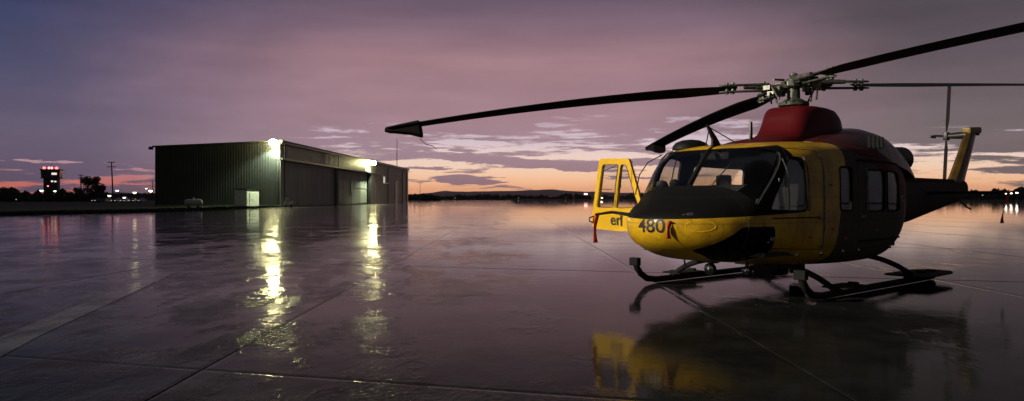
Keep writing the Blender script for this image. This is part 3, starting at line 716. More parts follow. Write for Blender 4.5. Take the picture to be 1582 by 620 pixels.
def pch(i, t, k):
    p0, p1, p2, p3 = (ST[max(i-1, 0)][k], ST[i][k], ST[i+1][k], ST[min(i+2, len(ST)-1)][k])
    x0, x1, x2, x3 = (ST[max(i-1, 0)][0], ST[i][0], ST[i+1][0], ST[min(i+2, len(ST)-1)][0]); h = x2 - x1
    m1 = (p2-p0)/(x2-x0)*h if x2 != x0 else 0; m2 = (p3-p1)/(x3-x1)*h if x3 != x1 else 0
    return (2*t**3-3*t*t+1)*p1 + (t**3-2*t*t+t)*m1 + (-2*t**3+3*t*t)*p2 + (t**3-t*t)*m2
NR = 56
def sections(off=0.0):
    o = []
    for i in range(len(ST)-1):
        sub = 3 if abs(ST[i][0]-ST[i+1][0]) < 0.35 else 5
        for j in range(sub):
            t = j/sub; o.append([ST[i][0] + (ST[i+1][0]-ST[i][0])*t] + [pch(i, t, k) for k in range(1, 7)])
    o.append(list(ST[-1]))
    if off:
        o = [[q[0], q[1]+off, q[2]-off, q[3]-off, q[4], q[5], q[6]] for q in o if q[3] > off*3 + 0.05 and q[0] > -3.2]
        o[0][0] = min(o[0][0], 3.9 - off)
    return o
def ring(q):
    x, zb, zt, w, zc, nt_, nb = q; r = []
    for k in range(NR):
        a = 2*math.pi*(k+0.5)/NR; c, s = math.cos(a), math.sin(a); e = nt_ if s > 0 else nb
        r.append((x, w*math.copysign(abs(c)**(2/e), c), zc + ((zt-zc) if s > 0 else (zc-zb))*math.copysign(abs(s)**(2/e), s)))
    return r
def loft(bm, secs, mi=0, flip=False):
    rs = [[bm.verts.new(p) for p in ring(q)] for q in secs]; fs = []
    for a, b in zip(rs, rs[1:]):
        for k in range(NR): fs.append(bm.faces.new((a[k], a[(k+1)%NR], b[(k+1)%NR], b[k])))
    fs.append(bm.faces.new(rs[0][::-1])); fs.append(bm.faces.new(rs[-1]))
    bmesh.ops.recalc_face_normals(bm, faces=fs)
    if flip: bmesh.ops.reverse_faces(bm, faces=fs)
    for f in fs: f.material_index = mi
def shell(o0, o1, mats):
    bm = bmesh.new(); loft(bm, sections(o0), 0); loft(bm, sections(o1), 1, True)
    me = bpy.data.meshes.new("shell"); bm.to_mesh(me); bm.free()
    for m in mats: me.materials.append(m)
    return me
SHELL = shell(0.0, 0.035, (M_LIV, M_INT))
_b = bmesh.new(); _b.from_mesh(SHELL); BV = BVHTree.FromBMesh(_b); _b.free()
def hit(px, py):
    """where the ray through a photo pixel meets the fuselage skin, helicopter coordinates"""
    o = HMI @ Vector((0, 0, CAMH)); d = (HMI.to_3x3() @ Vector(((px-CXP)/FPX, 1, (HYP-py)/FPX))).normalized()
    p, n, _, _ = BV.ray_cast(o, d); return (p, n) if p else (None, None)
side = lambda u, v, d: (u, d, v)
def cut(polys, mi_mat=M_INT):
    def f(bm):
        for poly, d0, d1 in polys: prism(bm, poly, side, d0, d1)
    return mesh_of(f, (mi_mat,))
WS = rounded([(2.86, 1.30), (3.01, 1.63), (3.3, 1.95), (2.9, 2.38), (2.47, 2.135), (2.2, 2.06)], 0.05)
CW = rounded([(2.66, 1.24), (1.86, 1.22), (1.86, 1.98), (2.14, 2.0)], 0.08)
CW2 = rounded([(1.30, 1.25), (1.02, 1.25), (1.02, 1.9), (1.30, 1.9)], 0.05)
HW_ = rounded([(0.93, 1.22), (0.55, 1.22), (0.55, 1.88), (0.93, 1.88)], 0.07)
SW1 = rounded([(0.02, 1.2), (-0.62, 1.2), (-0.62, 1.86), (0.02, 1.86)], 0.08)
SW2 = rounded([(-0.72, 1.2), (-1.25, 1.2), (-1.25, 1.84), (-0.72, 1.86)], 0.08)
CHIN = rounded([(3.52, 0.70), (3.10, 1.02), (2.55, 1.02), (2.5, 0.60), (2.72, 0.50), (3.0, 0.52)], 0.06)
SBW = rounded([(1.2, 1.52), (-0.42, 1.50), (-0.42, 1.93), (1.2, 1.95)], 0.07)     # open upper cabin door, starboard
SBC = rounded([(2.44, 0.86), (1.62, 0.80), (1.62, 2.02), (2.16, 2.05)], 0.10)     # starboard crew doorway, its door swung open
wins = [(WS, 0.035, 2.0), (WS, -2.0, -0.035), (CW, 0.4, 2.0), (HW_, 0.4, 2.0), (SW1, 0.4, 2.0), (SW2, 0.4, 2.0), (CHIN, 0.42, 2.0), (CHIN, -2.0, -0.42), (SBW, -2.0, -0.5), (SBC, -2.0, -0.5)]
body = SHELL.copy()
for w_ in wins: body = boolean(body, cut([w_]), 'DIFFERENCE')
# port doors lifted out of the skin
CD = rounded([(2.78, 1.12), (2.62, 0.72), (1.42, 0.66), (1.42, 2.10), (2.06, 2.12)], 0.09)
SD = rounded([(0.34, 0.62), (-1.55, 0.66), (-1.55, 2.06), (0.34, 2.10)], 0.10)
def grow(poly, g):
    c = Vector((sum(p[0] for p in poly)/len(poly), sum(p[1] for p in poly)/len(poly)))
    return [(p[0] + math.copysign(g, p[0]-c.x), p[1] + math.copysign(g, p[1]-c.y)) for p in poly]
door1 = boolean(body.copy(), cut([(CD, 0.4, 2.0)]), 'INTERSECT'); door2 = boolean(body.copy(), cut([(SD, 0.4, 2.0)]), 'INTERSECT')
for q_ in (CD, SD): body = boolean(body, cut([(grow(q_, 0.009), 0.4, 2.0)]), 'DIFFERENCE')
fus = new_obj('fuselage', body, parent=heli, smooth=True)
cdoor = new_obj('crew_door', door1, parent=heli, smooth=True)
sdoor = new_obj('sliding_door', door2, parent=heli, smooth=True)
for o in (fus, cdoor, sdoor):
    if len(o.data.materials) == 0: o.data.materials.append(M_LIV)
for o, (hx0, hz0) in ((cdoor, (1.52, 1.12)), (sdoor, (0.22, 1.12))):
    bm = bmesh.new(); box(bm, (hx0, 1.262, hz0), (0.16, 0.03, 0.035), bev=0.008); build('handle', bm, M_STEEL, o)
GL = shell(0.010, 0.017, (M_GLASS, M_GLASS))
def pane(name, poly, d0, d1, m=M_GLASS, parent=heli):
    g = boolean(GL.copy(), cut([(grow(poly, 0.006), d0, d1)], m), 'INTERSECT')
    g.materials.clear(); g.materials.append(m)
    return new_obj(name, g, parent=parent, smooth=True)
for s in (1, -1):
    d = (0.03, 2.0) if s > 0 else (-2.0, -0.03); pane('windshield', WS, *d)
    d = (0.42, 2.0) if s > 0 else (-2.0, -0.42); pane('chin_window', CHIN, *d, M_CHIN)
pane('window', CW, 0.4, 2.0, M_GLASS, cdoor); pane('window', SW1, 0.4, 2.0, M_GLASS, sdoor); pane('window', SW2, 0.4, 2.0, M_GLASS, sdoor)
pane('panel_window', HW_, 0.4, 2.0)
# bright metal frame edges round the door windows
def along(pts, r, name, m, parent, n=6):
    bm = bmesh.new(); tube(bm, pts, r, n); return build(name, bm, m, parent, True)
def skin_y(x, z):
    p, _, _, _ = BV.ray_cast(Vector((x, 3.0, z)), Vector((0, -1, 0))); return p.y if p else 1.2
for xx, z0, z1, par in ((1.80, 1.22, 2.0, cdoor), (2.27, 1.22, 1.96, cdoor), (0.05, 1.18, 1.88, sdoor)):
    along([(xx, skin_y(xx, z0 + (z1-z0)*k/6) + 0.008, z0 + (z1-z0)*k/6) for k in range(7)], 0.011, 'window_channel', M_STEEL, par)

def seal(poly, name, m, parent, r=0.012, lift=0.004):
    pts = [(u, skin_y(u, v) + lift, v) for u, v in poly]; pts.append(pts[0]); return along(pts, r, name, m, parent, 6)
for poly, par in ((CW, cdoor), (SW1, sdoor), (SW2, sdoor), (HW_, heli)): seal(poly, 'window_seal', M_RUB, par)
for zz in (0.74, 2.0):
    along([(xx, skin_y(xx, zz) + 0.014, zz) for xx in (0.30, -0.3, -0.9, -1.5, -1.9)], 0.016, 'door_rail', M_RUB, heli)
along([(xx, skin_y(xx, 1.13) + 0.006, 1.13) for xx in (2.6, 2.3, 2.0, 1.7, 1.45)], 0.008, 'door_trim', M_RUB, cdoor)
along([(1.40, skin_y(1.40, z_) + 0.006, z_) for z_ in (0.68, 0.9, 1.2, 1.5, 1.8, 2.05)], 0.012, 'door_post_trim', M_STEEL, heli)
for zz in (0.85, 1.65):
    bm = bmesh.new(); box(bm, (2.60 - (zz-0.85)*0.25, skin_y(2.5, zz) + 0.01, zz), (0.10, 0.03, 0.05), bev=0.008); build('hinge', bm, M_STEEL, cdoor)
for (u, v) in ((1.15, 0.95), (0.75, 0.8), (1.2, 1.6), (-0.3, 0.9), (1.75, 0.85)):
    bm = bmesh.new(); box(bm, (u, skin_y(u, v) + 0.001, v), (0.09, 0.006, 0.035)); build('placard', bm, mat('placard', (0.3, 0.06, 0.03), 0.6), heli)
# ---- interior
bm = bmesh.new(); box(bm, (0.6, 0, 0.62), (4.2, 2.1, 0.06)); build('cabin_floor', bm, M_INT, heli)
bm = bmesh.new(); box(bm, (-1.62, 0, 1.35), (0.06, 1.9, 1.5)); build('bulkhead', bm, M_INT, heli)
bm = bmesh.new(); prism(bm, rounded([(2.98, 0.72), (2.98, 1.46), (2.62, 1.60), (2.36, 1.58), (2.34, 1.50), (2.58, 0.9), (2.58, 0.66)], 0.06), side, -0.72, 0.72); build('instrument_panel', bm, M_INT, heli)
bm = bmesh.new(); prism(bm, rounded([(2.5, 0.66), (2.5, 1.1), (1.7, 0.92), (1.7, 0.66)], 0.04), side, -0.16, 0.16); build('centre_console', bm, M_INT, heli)
def seat(y, x=1.55, back=1.0):
    bm = bmesh.new()
    box(bm, (x + 0.05, y, 0.98), (0.5, 0.5, 0.14), bev=0.04); box(bm, (x - 0.24, y, 1.30), (0.12, 0.5, 0.66), Matrix.Rotation(R(-8), 3, 'Y'), bev=0.04)
    box(bm, (x - 0.30, y, 1.70), (0.10, 0.26, 0.18), bev=0.04); box(bm, (x, y, 0.78), (0.4, 0.4, 0.28))
    build('crew_seat', bm, M_INT, heli, True)
seat(0.55); seat(-0.55)
bm = bmesh.new(); box(bm, (-1.2, 0, 1.28), (0.5, 1.9, 0.75), bev=0.05); box(bm, (-0.6, -0.6, 1.0), (0.9, 0.6, 0.8), bev=0.05); build('cabin_equipment', bm, M_INT, heli)
bm = bmesh.new(); box(bm, (1.9, 0, 2.06), (0.9, 0.5, 0.16), bev=0.03); build('overhead_panel', bm, M_INT, heli)
# glareshield clutter on the starboard side
bm = bmesh.new()
for (a, b_, c_, q) in ((2.8, -0.62, 1.60, 0.10), (2.72, -0.45, 1.63, 0.08), (2.62, -0.85, 1.52, 0.10)): lathe(bm, [(0.02, -q), (q*0.8, -q*0.6), (q, 0), (q*0.7, q*0.6), (0.02, q*0.8)], 12, (a, b_, c_))
build('glareshield_bag', bm, M_INT, heli, True)

# ---- starboard crew door, swung fully open: seen from outside
dr = R(4)
dpos = Vector((2.55, -1.13, 0)); ddir = Vector((math.sin(dr), -math.cos(dr), 0)); dn = Vector((math.cos(dr), math.sin(dr), 0))
def dmap(s, z, d): return tuple(dpos + ddir*s*0.93 + dn*(d + 0.05*math.sin(min(1, max(0, (z-0.8)/1.3))*math.pi)) + Vector((0, 0, z)))
outer = rounded([(0.03, 0.90), (0.02, 1.30), (0.33, 2.05), (0.98, 2.07), (1.11, 1.16), (1.15, 0.97), (1.08, 0.89), (0.5, 0.86)], 0.05)
hole1 = rounded([(0.12, 1.31), (0.385, 1.945), (0.49, 1.955), (0.595, 1.285), (0.595, 1.255), (0.12, 1.27)], 0.03)
hole2 = rounded([(0.655, 1.26), (0.55, 1.96), (0.90, 1.965), (1.01, 1.26)], 0.04)
dm = mesh_of(lambda bm: prism(bm, outer, dmap, -0.028, 0.028), (M_YEL,))
for hpoly in (hole1, hole2): dm = boolean(dm, mesh_of(lambda bm: prism(bm, hpoly, dmap, -0.3, 0.3), (M_YEL,)), 'DIFFERENCE')
odoor = tag(new_obj('open_crew_door', dm, parent=heli, smooth=True), 'open yellow crew door with empty window frame')
if not dm.materials: dm.materials.append(M_YEL)
bv = odoor.modifiers.new('bevel', 'BEVEL'); bv.width = 0.012; bv.segments = 2; bv.limit_method = 'ANGLE'; bv.angle_limit = R(50)
for hpoly in (hole1, hole2):
    bm = bmesh.new(); prism(bm, grow(hpoly, 0.006), dmap, -0.004, 0.004); wn = build('window', bm, M_GLASS, odoor)
    along([dmap(u, v, 0.028) for u, v in hpoly] + [dmap(*hpoly[0], 0.028)], 0.004, 'seal', M_RUB, wn)
along([dmap(0.60, 1.93, 0.035), dmap(0.88, 1.86, 0.035)], 0.008, 'grab_wire', M_DARK, odoor); along([dmap(0.66, 1.55, 0.035), dmap(0.94, 1.56, 0.035)], 0.006, 'grab_wire', M_DARK, odoor)
bm = bmesh.new(); tube(bm, [dmap(1.08, 1.10, 0.03), dmap(1.13, 1.08, 0.09), dmap(1.14, 1.02, 0.09), dmap(1.10, 0.99, 0.03)], 0.012); build('handle', bm, M_DARK, odoor)
bm = bmesh.new(); tube(bm, [dmap(0.5, 1.78, 0.03), dmap(0.45, 1.70, 0.07), dmap(0.47, 1.58, 0.03)], 0.010); build('latch', bm, M_DARK, odoor)
tm = text_mesh("er", 0.26)
for v in tm.vertices: v.co = dmap(0.60 - v.co.x*1.0, 1.045 + v.co.y, 0.0335)
new_obj('lettering', tm, M_INK, odoor)
bm = bmesh.new(); prism(bm, [(0.46, 0.95), (0.49, 0.95), (0.49, 1.13), (0.46, 1.13)], dmap, 0.0325, 0.034); build('lettering', bm, M_INK, odoor)
for zz in (0.98, 1.22):
    bm = bmesh.new(); tube(bm, [dpos + Vector((0.03, 0.05, zz-0.06)), dpos + Vector((0.03, 0.05, zz+0.06))], 0.025); build('hinge', bm, M_YEL, odoor)

# ---- nose numerals, laid on the skin
def decal(name, s, size, px, py, m, sx=1.0, lift=0.004):
    c, n = hit(px, py); v_ = (HMI @ Vector((0, 0, CAMH)) - c).normalized()
    n = (n*0.7 + v_*0.3); n.z = 0; n.normalize(); u = Vector((0, 0, 1)).cross(n).normalized(); w = n.cross(u)
    me = text_mesh(s, size); bm = bmesh.new(); bm.from_mesh(me); bmesh.ops.triangulate(bm, faces=bm.faces)
    for _ in range(3):
        es = [e for e in bm.edges if e.calc_length() > size*0.14]
        if es: bmesh.ops.subdivide_edges(bm, edges=es, cuts=1); bmesh.ops.triangulate(bm, faces=bm.faces)
    for v in bm.verts:
        o = c + u*v.co.x*sx + w*v.co.y + n*0.6
        q, nn, _, _ = BV.ray_cast(o, -n)
        v.co = q + nn*lift if q else c
    return build(name, bm, m, heli, fix=False)
decal('lettering', "480", 0.262, 1005, 350, M_INK, 1.12)
# faint oval panel on the port nose
c, n = hit(1083, 350)
u = Vector((0, 0, 1)).cross(n).normalized(); w = n.cross(u)
def skin_loop(cx, hw, hh, pxs, lift):
    return [BV.ray_cast(c + u*(math.cos(a)*hw) + w*(math.sin(a)*hh) + n*0.4, -n)[0] + n*lift for a in [2*math.pi*k/28 for k in range(29)]]
along(skin_loop(0, 0.20, 0.07, 0, -0.002), 0.007, 'access_panel', M_YEL, heli)
# silver vent in the black panel, glints
for px, py, q in ((1066, 331, 0.03), (1058, 332, 0.018), (1187, 375, 0.02)):
    c, n = hit(px, py)
    bm = bmesh.new(); lathe(bm, [(q*1.0, -0.004), (q, 0.006), (q*0.6, 0.016)], 14)
    mm = n.to_track_quat('Z', 'Y').to_matrix()
    for v in bm.verts: v.co = mm @ Vector((v.co.x*1.6, v.co.y, v.co.z)) + c
    build('vent', bm, M_CHROME, heli, True)
# nose panel seams
for x0 in (3.02,):
    pts = []
    for k in range(13):
        z = 0.62 + (1.1-0.62)*k/12; pts.append((x0 + 0.0, skin_y(x0, z) + 0.001, z))
    along(pts, 0.004, 'seam', M_DARK, heli)

# ---- pitot tubes with red streamers
def ribbon(name, p, L, wdt, m, sway=0.03, parent=None, facing=Vector((1, 0, 0))):
    bm = bmesh.new(); rows = []
    for k in range(9):
        t = k/8; a = 0.9*math.sin(t*3.0)
        d = Vector((math.cos(a)*facing.x - math.sin(a)*facing.y, math.sin(a)*facing.x + math.cos(a)*facing.y, 0))
        q = Vector(p) + Vector((sway*math.sin(t*4.0), sway*math.cos(t*3.0) - sway, -L*t))
        rows.append((bm.verts.new(q - d*wdt/2), bm.verts.new(q + d*wdt/2)))
    for a, b in zip(rows, rows[1:]): bm.faces.new((a[0], a[1], b[1], b[0]))
    o = build(name, bm, m, parent, True)
    md = o.modifiers.new('thick', 'SOLIDIFY'); md.thickness = 0.004; return o
camdir = (HMI.to_3x3() @ Vector((1, 0, 0))).normalized()
pa = Vector((3.50, -0.62, 1.16)); pb = Vector((3.66, -0.86, 1.20)); pc_ = Vector((3.98, -0.90, 1.17))
pit = along([pa, pb, pc_], [0.028, 0.022, 0.016], 'pitot_tube', M_DARK, heli)
ribbon('streamer', pc_ + Vector((-0.03, 0, -0.01)), 0.40, 0.07, M_RIB, 0.02, pit, camdir)
c, n = hit(1036, 343); pa = c; pb = c + n*0.05
pit = along([pa, pb], [0.016, 0.012], 'pitot_tube', M_DARK, heli)
ribbon('streamer', c + n*0.035 + Vector((0, 0, 0.0)), 0.23, 0.07, M_RIB, 0.015, pit, camdir)

# ---- roof: transmission fairing, engine cowling, exhausts
def loft_simple(name, st, m, parent, n=32):
    bm = bmesh.new(); rs = []
    for x, zb, zt, wb, wt, e in st:
        r = []
        for k in range(n+1):
            a = math.pi*k/n; c, s = math.cos(a), math.sin(a); yy = math.copysign(abs(c)**(2/e), c); zz = abs(s)**(2/e)
            r.append(bm.verts.new((x, yy*(wb + (wt-wb)*zz), zb + (zt-zb)*zz)))
        rs.append(r)
    for a, b in zip(rs, rs[1:]):
        for k in range(n): bm.faces.new((a[k], a[k+1], b[k+1], b[k]))
    bm.faces.new(rs[0][::-1]); bm.faces.new(rs[-1])
    return build(name, bm, m, parent, True)
cow = loft_simple('transmission_fairing', [(1.80, 2.15, 2.25, 0.50, 0.42, 2.6), (1.5, 2.15, 2.32, 0.50, 0.44, 2.8), (1.1, 2.15, 2.38, 0.50, 0.44, 3.2), (0.75, 2.15, 2.44, 0.50, 0.44, 3.6), (0.56, 2.15, 2.54, 0.49, 0.40, 3.6), (0.46, 2.15, 2.74, 0.50, 0.36, 3.6), (0.38, 2.15, 2.88, 0.48, 0.36, 4.6), (0.28, 2.15, 2.945, 0.47, 0.41, 6.0),
            (-0.1, 2.15, 2.965, 0.47, 0.45, 7.0), (-0.45, 2.15, 2.965, 0.47, 0.45, 7.0), (-0.72, 2.15, 2.95, 0.47, 0.44, 6.5), (-0.88, 2.15, 2.90, 0.47, 0.41, 6.0), (-0.94, 2.15, 2.78, 0.46, 0.38, 5.0), (-0.96, 2.15, 2.60, 0.46, 0.36, 4.0)], M_REDP_, heli)
bm = bmesh.new(); tube(bm, [(0.43, -0.30, 2.70), (0.42, 0, 2.785), (0.43, 0.30, 2.70)], 0.006); build('seam', bm, M_DARK, cow)
eng = loft_simple('engine_cowling', [(0.55, 2.1, 2.34, 1.0, 0.8, 3.0), (0.1, 2.1, 2.46, 1.06, 0.86, 3.2), (-0.7, 2.1, 2.60, 1.08, 0.84, 3.2), (-1.5, 2.0, 2.68, 1.06, 0.80, 3.0), (-2.2, 1.9, 2.66, 1.0, 0.72, 2.8), (-2.7, 1.8, 2.58, 0.92, 0.64, 2.6), (-3.05, 1.75, 2.46, 0.82, 0.56, 2.5), (-3.2, 1.78, 2.30, 0.70, 0.46, 2.4)], mat('cowl_dark_red', (0.06, 0.010, 0.012), 0.4, var=0.2, coat=0.2), heli)
for s in (1, -1):
    bm = bmesh.new(); lathe(bm, [(0.20, 0.25), (0.235, -0.1), (0.25, -0.42), (0.215, -0.42), (0.19, 0.2)], 22, (-2.92, s*0.42, 2.16), 'X'); build('exhaust_pipe', bm, M_DARK, heli, True)
    for k in range(4):
        bm = bmesh.new(); box(bm, (-0.55 - k*0.16, s*1.03, 2.34), (0.03, 0.05, 0.2)); build('louvre', bm, M_RUB, eng)
# roof fittings
bm = bmesh.new(); lathe(bm, [(0.27, 0.0), (0.265, 0.05), (0.22, 0.11), (0.13, 0.15), (0.02, 0.165)], 20)
for v in bm.verts: v.co = Vector((v.co.x*1.25 + 2.06, v.co.y - 0.62, v.co.z + 2.17))
build('roof_dome', bm, M_BLACK, heli, True)
bm = bmesh.new(); prism(bm, [(2.42, 2.12), (2.18, 2.20), (2.30, 2.32), (2.52, 2.50), (2.545, 2.49), (2.40, 2.28)], side, -0.016, 0.016); wc = build('wire_cutter', bm, M_BLACK, heli)
bm = bmesh.new(); tube(bm, [(2.47, 0, 2.46), (1.9, 0.14, 2.22)], 0.009, 6); tube(bm, [(2.47, 0, 2.46), (2.36, -0.14, 2.19)], 0.009, 6); build('brace', bm, M_DARK, wc)
along([(2.98, 0, 1.60), (2.72, 0, 1.885), (2.5, 0, 2.11), (2.35, 0, 2.17)], 0.03, 'centre_post', M_BLACK, heli, 8)
bm = bmesh.new(); prism(bm, [(1.30, 2.34), (1.38, 2.34), (1.36, 2.62), (1.31, 2.62)], side, -0.012, 0.012); build('aerial', bm, M_DARK, heli)
along([(2.75, -0.98, 1.42), (2.52, -0.99, 1.72), (2.30, -1.02, 2.02), (2.2, -0.98, 2.12), (2.14, -0.9, 2.16)], 0.016, 'post_edge_gleam', M_STEEL, heli)  # silver tube standing in for the gleam along the starboard windshield post edge
along([(2.70, -1.22, 1.46), (2.55, -1.26, 1.78), (2.46, -1.16, 1.98), (2.3, -1.0, 2.1)], 0.009, 'wiper', M_DARK, heli)
along([(2.62, -1.36, 1.66), (2.60, -1.37, 2.0)], 0.006, 'whip_aerial', M_DARK, heli)
for s in (1, -1):
    along([(2.93, s*0.36, 1.60), (2.72, s*0.46, 1.84), (2.58, s*0.52, 1.98)], 0.008, 'wiper', M_DARK, heli)

# ---- mast and rotor head
ZH = 3.34
bm = bmesh.new(); lathe(bm, [(0.17, 2.94), (0.15, 3.02), (0.11, 3.06), (0.10, ZH + 0.05)], 20); build('mast', bm, mat('mast_dark', (0.09, 0.09, 0.08), 0.5, metal=0.5), heli, True)
bm = bmesh.new(); lathe(bm, [(0.18, 2.96), (0.25, 2.98), (0.25, 3.03), (0.18, 3.06), (0.14, 3.09)], 24); build('swashplate', bm, M_GREENM, heli, True)
bm = bmesh.new(); lathe(bm, [(0.10, ZH - 0.06), (0.20, ZH - 0.04), (0.20, ZH + 0.04), (0.13, ZH + 0.06), (0.13, ZH + 0.09), (0.06, ZH + 0.12), (0.05, ZH + 0.15)], 20); hub = build('rotor_hub', bm, M_GREENM, heli, True)
bm = bmesh.new(); lathe(bm, [(0.06, ZH + 0.14), (0.075, ZH + 0.15), (0.06, ZH + 0.19), (0.03, ZH + 0.20)], 14); build('hub_cap', bm, M_STEEL, hub, True)
M_OLD = mat('worn_metal', (0.16, 0.165, 0.15), 0.5, metal=0.6, scale=18, var=0.5)
for k in range(8):
    a = R(22 + 45*k); q = Vector((math.cos(a), math.sin(a), 0)); q2 = Vector((-q.y, q.x, 0))
    if k % 2 == 0:
        along([q*0.27 + Vector((0, 0, 3.04)), q*0.30 + q2*0.05 + Vector((0, 0, ZH - 0.05))], 0.017, 'control_rod', M_STEEL, heli, 8)
        bm = bmesh.new(); box(bm, tuple(q*0.36 + Vector((0, 0, ZH - 0.03))), (0.15, 0.12, 0.10), Matrix.Rotation(a, 3, 'Z'), 0.02); build('damper_block', bm, M_OLD, hub)
    else:
        bm = bmesh.new(); box(bm, tuple(q*0.30 + Vector((0, 0, ZH - 0.10))), (0.07, 0.10, 0.13), Matrix.Rotation(a, 3, 'Z'), 0.02); build('pendulum_weight', bm, M_OLD, hub)
        along([q*0.20 + Vector((0, 0, ZH + 0.07)), q*0.48 + q2*0.10 + Vector((0, 0, ZH + 0.05))], [0.022, 0.016], 'brace_arm', M_OLD, heli, 7)
M_BLADE = mat('blade', (0.010, 0.010, 0.011), 0.6, var=0.3, scale=2, spec=0.2)
M_COVER = mat('tip_cover', (0.008, 0.007, 0.008), 0.9, var=0.3, scale=5, spec=0.1)
def foil(c):
    up = [(-0.25, 0.0), (-0.22, 0.035), (-0.12, 0.055), (0.05, 0.058), (0.3, 0.04), (0.55, 0.018), (0.75, 0.004)]
    return [(a*c, b*c) for a, b in up] + [(a*c, -b*c*0.6) for a, b in up[-2:0:-1]]
def blade(world_deg, zr, droop, cover, pitch=18.0, flip=-1):
    th = R(world_deg) - HANG; d = Vector((math.cos(th), math.sin(th), 0)); n = Vector((-d.y, d.x, 0))*flip
    zc = lambda r: zr - droop*max(0, (r - 0.5)/6.5)**1.6
    bm = bmesh.new(); rs = []
    for k in range(15):
        r = 0.95 + (7.0 - 0.95)*k/14; ch = 0.40 if k > 1 else 0.24 + 0.09*k; pt = R(pitch*(1 - 0.8*k/14)); row = []
        for a, b in foil(ch):
            a2, b2 = a*math.cos(pt) - b*math.sin(pt)*0, b - a*math.sin(pt)
            row.append(bm.verts.new(d*r + n*a2 + Vector((0, 0, zc(r) + b2))))
        rs.append(row)
    for a, b in zip(rs, rs[1:]):
        for k in range(len(a)): bm.faces.new((a[k], a[(k+1)%len(a)], b[(k+1)%len(a)], b[k]))
    bm.faces.new(rs[0][::-1]); bm.faces.new(rs[-1])
    bl = build('rotor_blade', bm, M_BLADE, heli, True)
    # yoke arm, grip, damper, bolts
    bm = bmesh.new(); prism(bm, [(0.12, -0.10), (0.55, -0.06), (0.62, -0.08), (0.62, 0.08), (0.55, 0.06), (0.12, 0.10)], lambda u, v, q: tuple(d*u + n*v + Vector((0, 0, zc(u) + q))), -0.025, 0.025); build('yoke_arm', bm, M_GREENM, hub)
    bm = bmesh.new()
    for q in (0.055, -0.055): prism(bm, [(0.42, -0.075), (1.15, -0.05), (1.25, 0.0), (1.15, 0.06), (0.42, 0.085)], lambda u, v, w_: tuple(d*u + n*v + Vector((0, 0, zc(u) + q + w_))), -0.012, 0.012)
    build('blade_grip', bm, M_GREENM, bl)
    for u in (0.5, 1.02, 1.12):
        bm = bmesh.new(); lathe(bm, [(0.022, -0.10), (0.035, -0.095), (0.035, 0.095), (0.022, 0.10)], 10, tuple(d*u + Vector((0, 0, zc(u))))); build('bolt', bm, M_STEEL, bl)
    bm = bmesh.new(); tube(bm, [d*0.34 + n*0.16 + Vector((0, 0, zc(0.3) + 0.03)), d*0.8 + n*0.15 + Vector((0, 0, zc(0.8) + 0.03))], [0.05, 0.035], 10); build('damper', bm, M_STEEL, bl, True)
    bm = bmesh.new(); tube(bm, [d*0.30 - n*0.24 + Vector((0, 0, 3.05)), d*0.42 - n*0.2 + Vector((0, 0, zc(0.4) - 0.02))], 0.016, 8); box(bm, tuple(d*0.46 - n*0.14 + Vector((0, 0, zc(0.45) - 0.03))), (0.12, 0.12, 0.07)); build('pitch_link', bm, M_STEEL, bl)
    if cover:
        bm = bmesh.new(); pol = rounded([(6.46, 0.06), (6.75, 0.05), (7.06, 0.035), (7.07, -0.05), (6.98, -0.07), (6.78, -0.12), (6.62, -0.17), (6.42, -0.25), (6.44, -0.1)], 0.025, 3); rr = []
        for q, sc in ((-0.16, 0.75), (-0.12, 0.97), (0.0, 1.03), (0.12, 0.97), (0.16, 0.75)):
            rr.append([bm.verts.new(d*(6.75 + (u - 6.75)*(0.9 + 0.1*sc)) + n*(0.1 + q) + Vector((0, 0, zc(u) - 0.02 + (v + 0.02)*sc + 0.012*mnoise.noise(Vector((u*9, q*12, v*9)))))) for u, v in pol])
        for a, b in zip(rr, rr[1:]):
            for k in range(len(pol)): bm.faces.new((a[k], a[(k+1)%len(pol)], b[(k+1)%len(pol)], b[k]))
        bm.faces.new(rr[0][::-1]); bm.faces.new(rr[-1])
        cv = build('tip_cover', bm, M_COVER, bl)
        bm = bmesh.new(); p0 = d*6.46 + n*0.1 + Vector((0, 0, zc(6.46) - 0.26)); tube(bm, [p0, p0 - d*0.10 + Vector((0, 0, -0.10)), p0 - d*0.22 + Vector((0, 0, -0.13)), p0 - d*0.30 + Vector((0, 0, -0.19))], 0.007, 5); build('cord', bm, M_STEEL, cv)
    return bl
blade(176, ZH - 0.04, 0.66, True)
blade(356, ZH - 0.01, 0.10, False)
blade(100, ZH - 0.06, 0.55, True)
blade(279, ZH + 0.02, 0.26, False, -3.0)

# ---- tail boom, fin, elevator, tail rotor
bm = bmesh.new(); rs = []
for x, zb, zt, w in ((-2.2, 0.72, 1.80, 0.60), (-2.9, 0.80, 1.80, 0.48), (-4.4, 0.90, 1.76, 0.36), (-6.0, 1.12, 1.78, 0.27), (-7.3, 1.30, 1.80, 0.21), (-7.9, 1.40, 1.84, 0.17)):
    zc = (zb+zt)/2; rs.append([bm.verts.new((x, w*math.copysign(abs(math.cos(a))**0.8, math.cos(a)), zc + (zt-zb)/2*math.copysign(abs(math.sin(a))**0.8, math.sin(a)))) for a in [2*math.pi*k/24 for k in range(24)]])
for a, b in zip(rs, rs[1:]):
    for k in range(24): bm.faces.new((a[k], a[(k+1)%24], b[(k+1)%24], b[k]))
bm.faces.new(rs[0][::-1]); bm.faces.new(rs[-1])
boom = build('tail_boom', bm, mat('boom_paint', (0.03, 0.014, 0.010), 0.65, var=0.2, spec=0.2), heli, True)
bm = bmesh.new(); box(bm, (-5.2, 0, 1.80), (5.0, 0.14, 0.10), bev=0.03); build('drive_shaft_cover', bm, MATS['boom_paint'], boom)
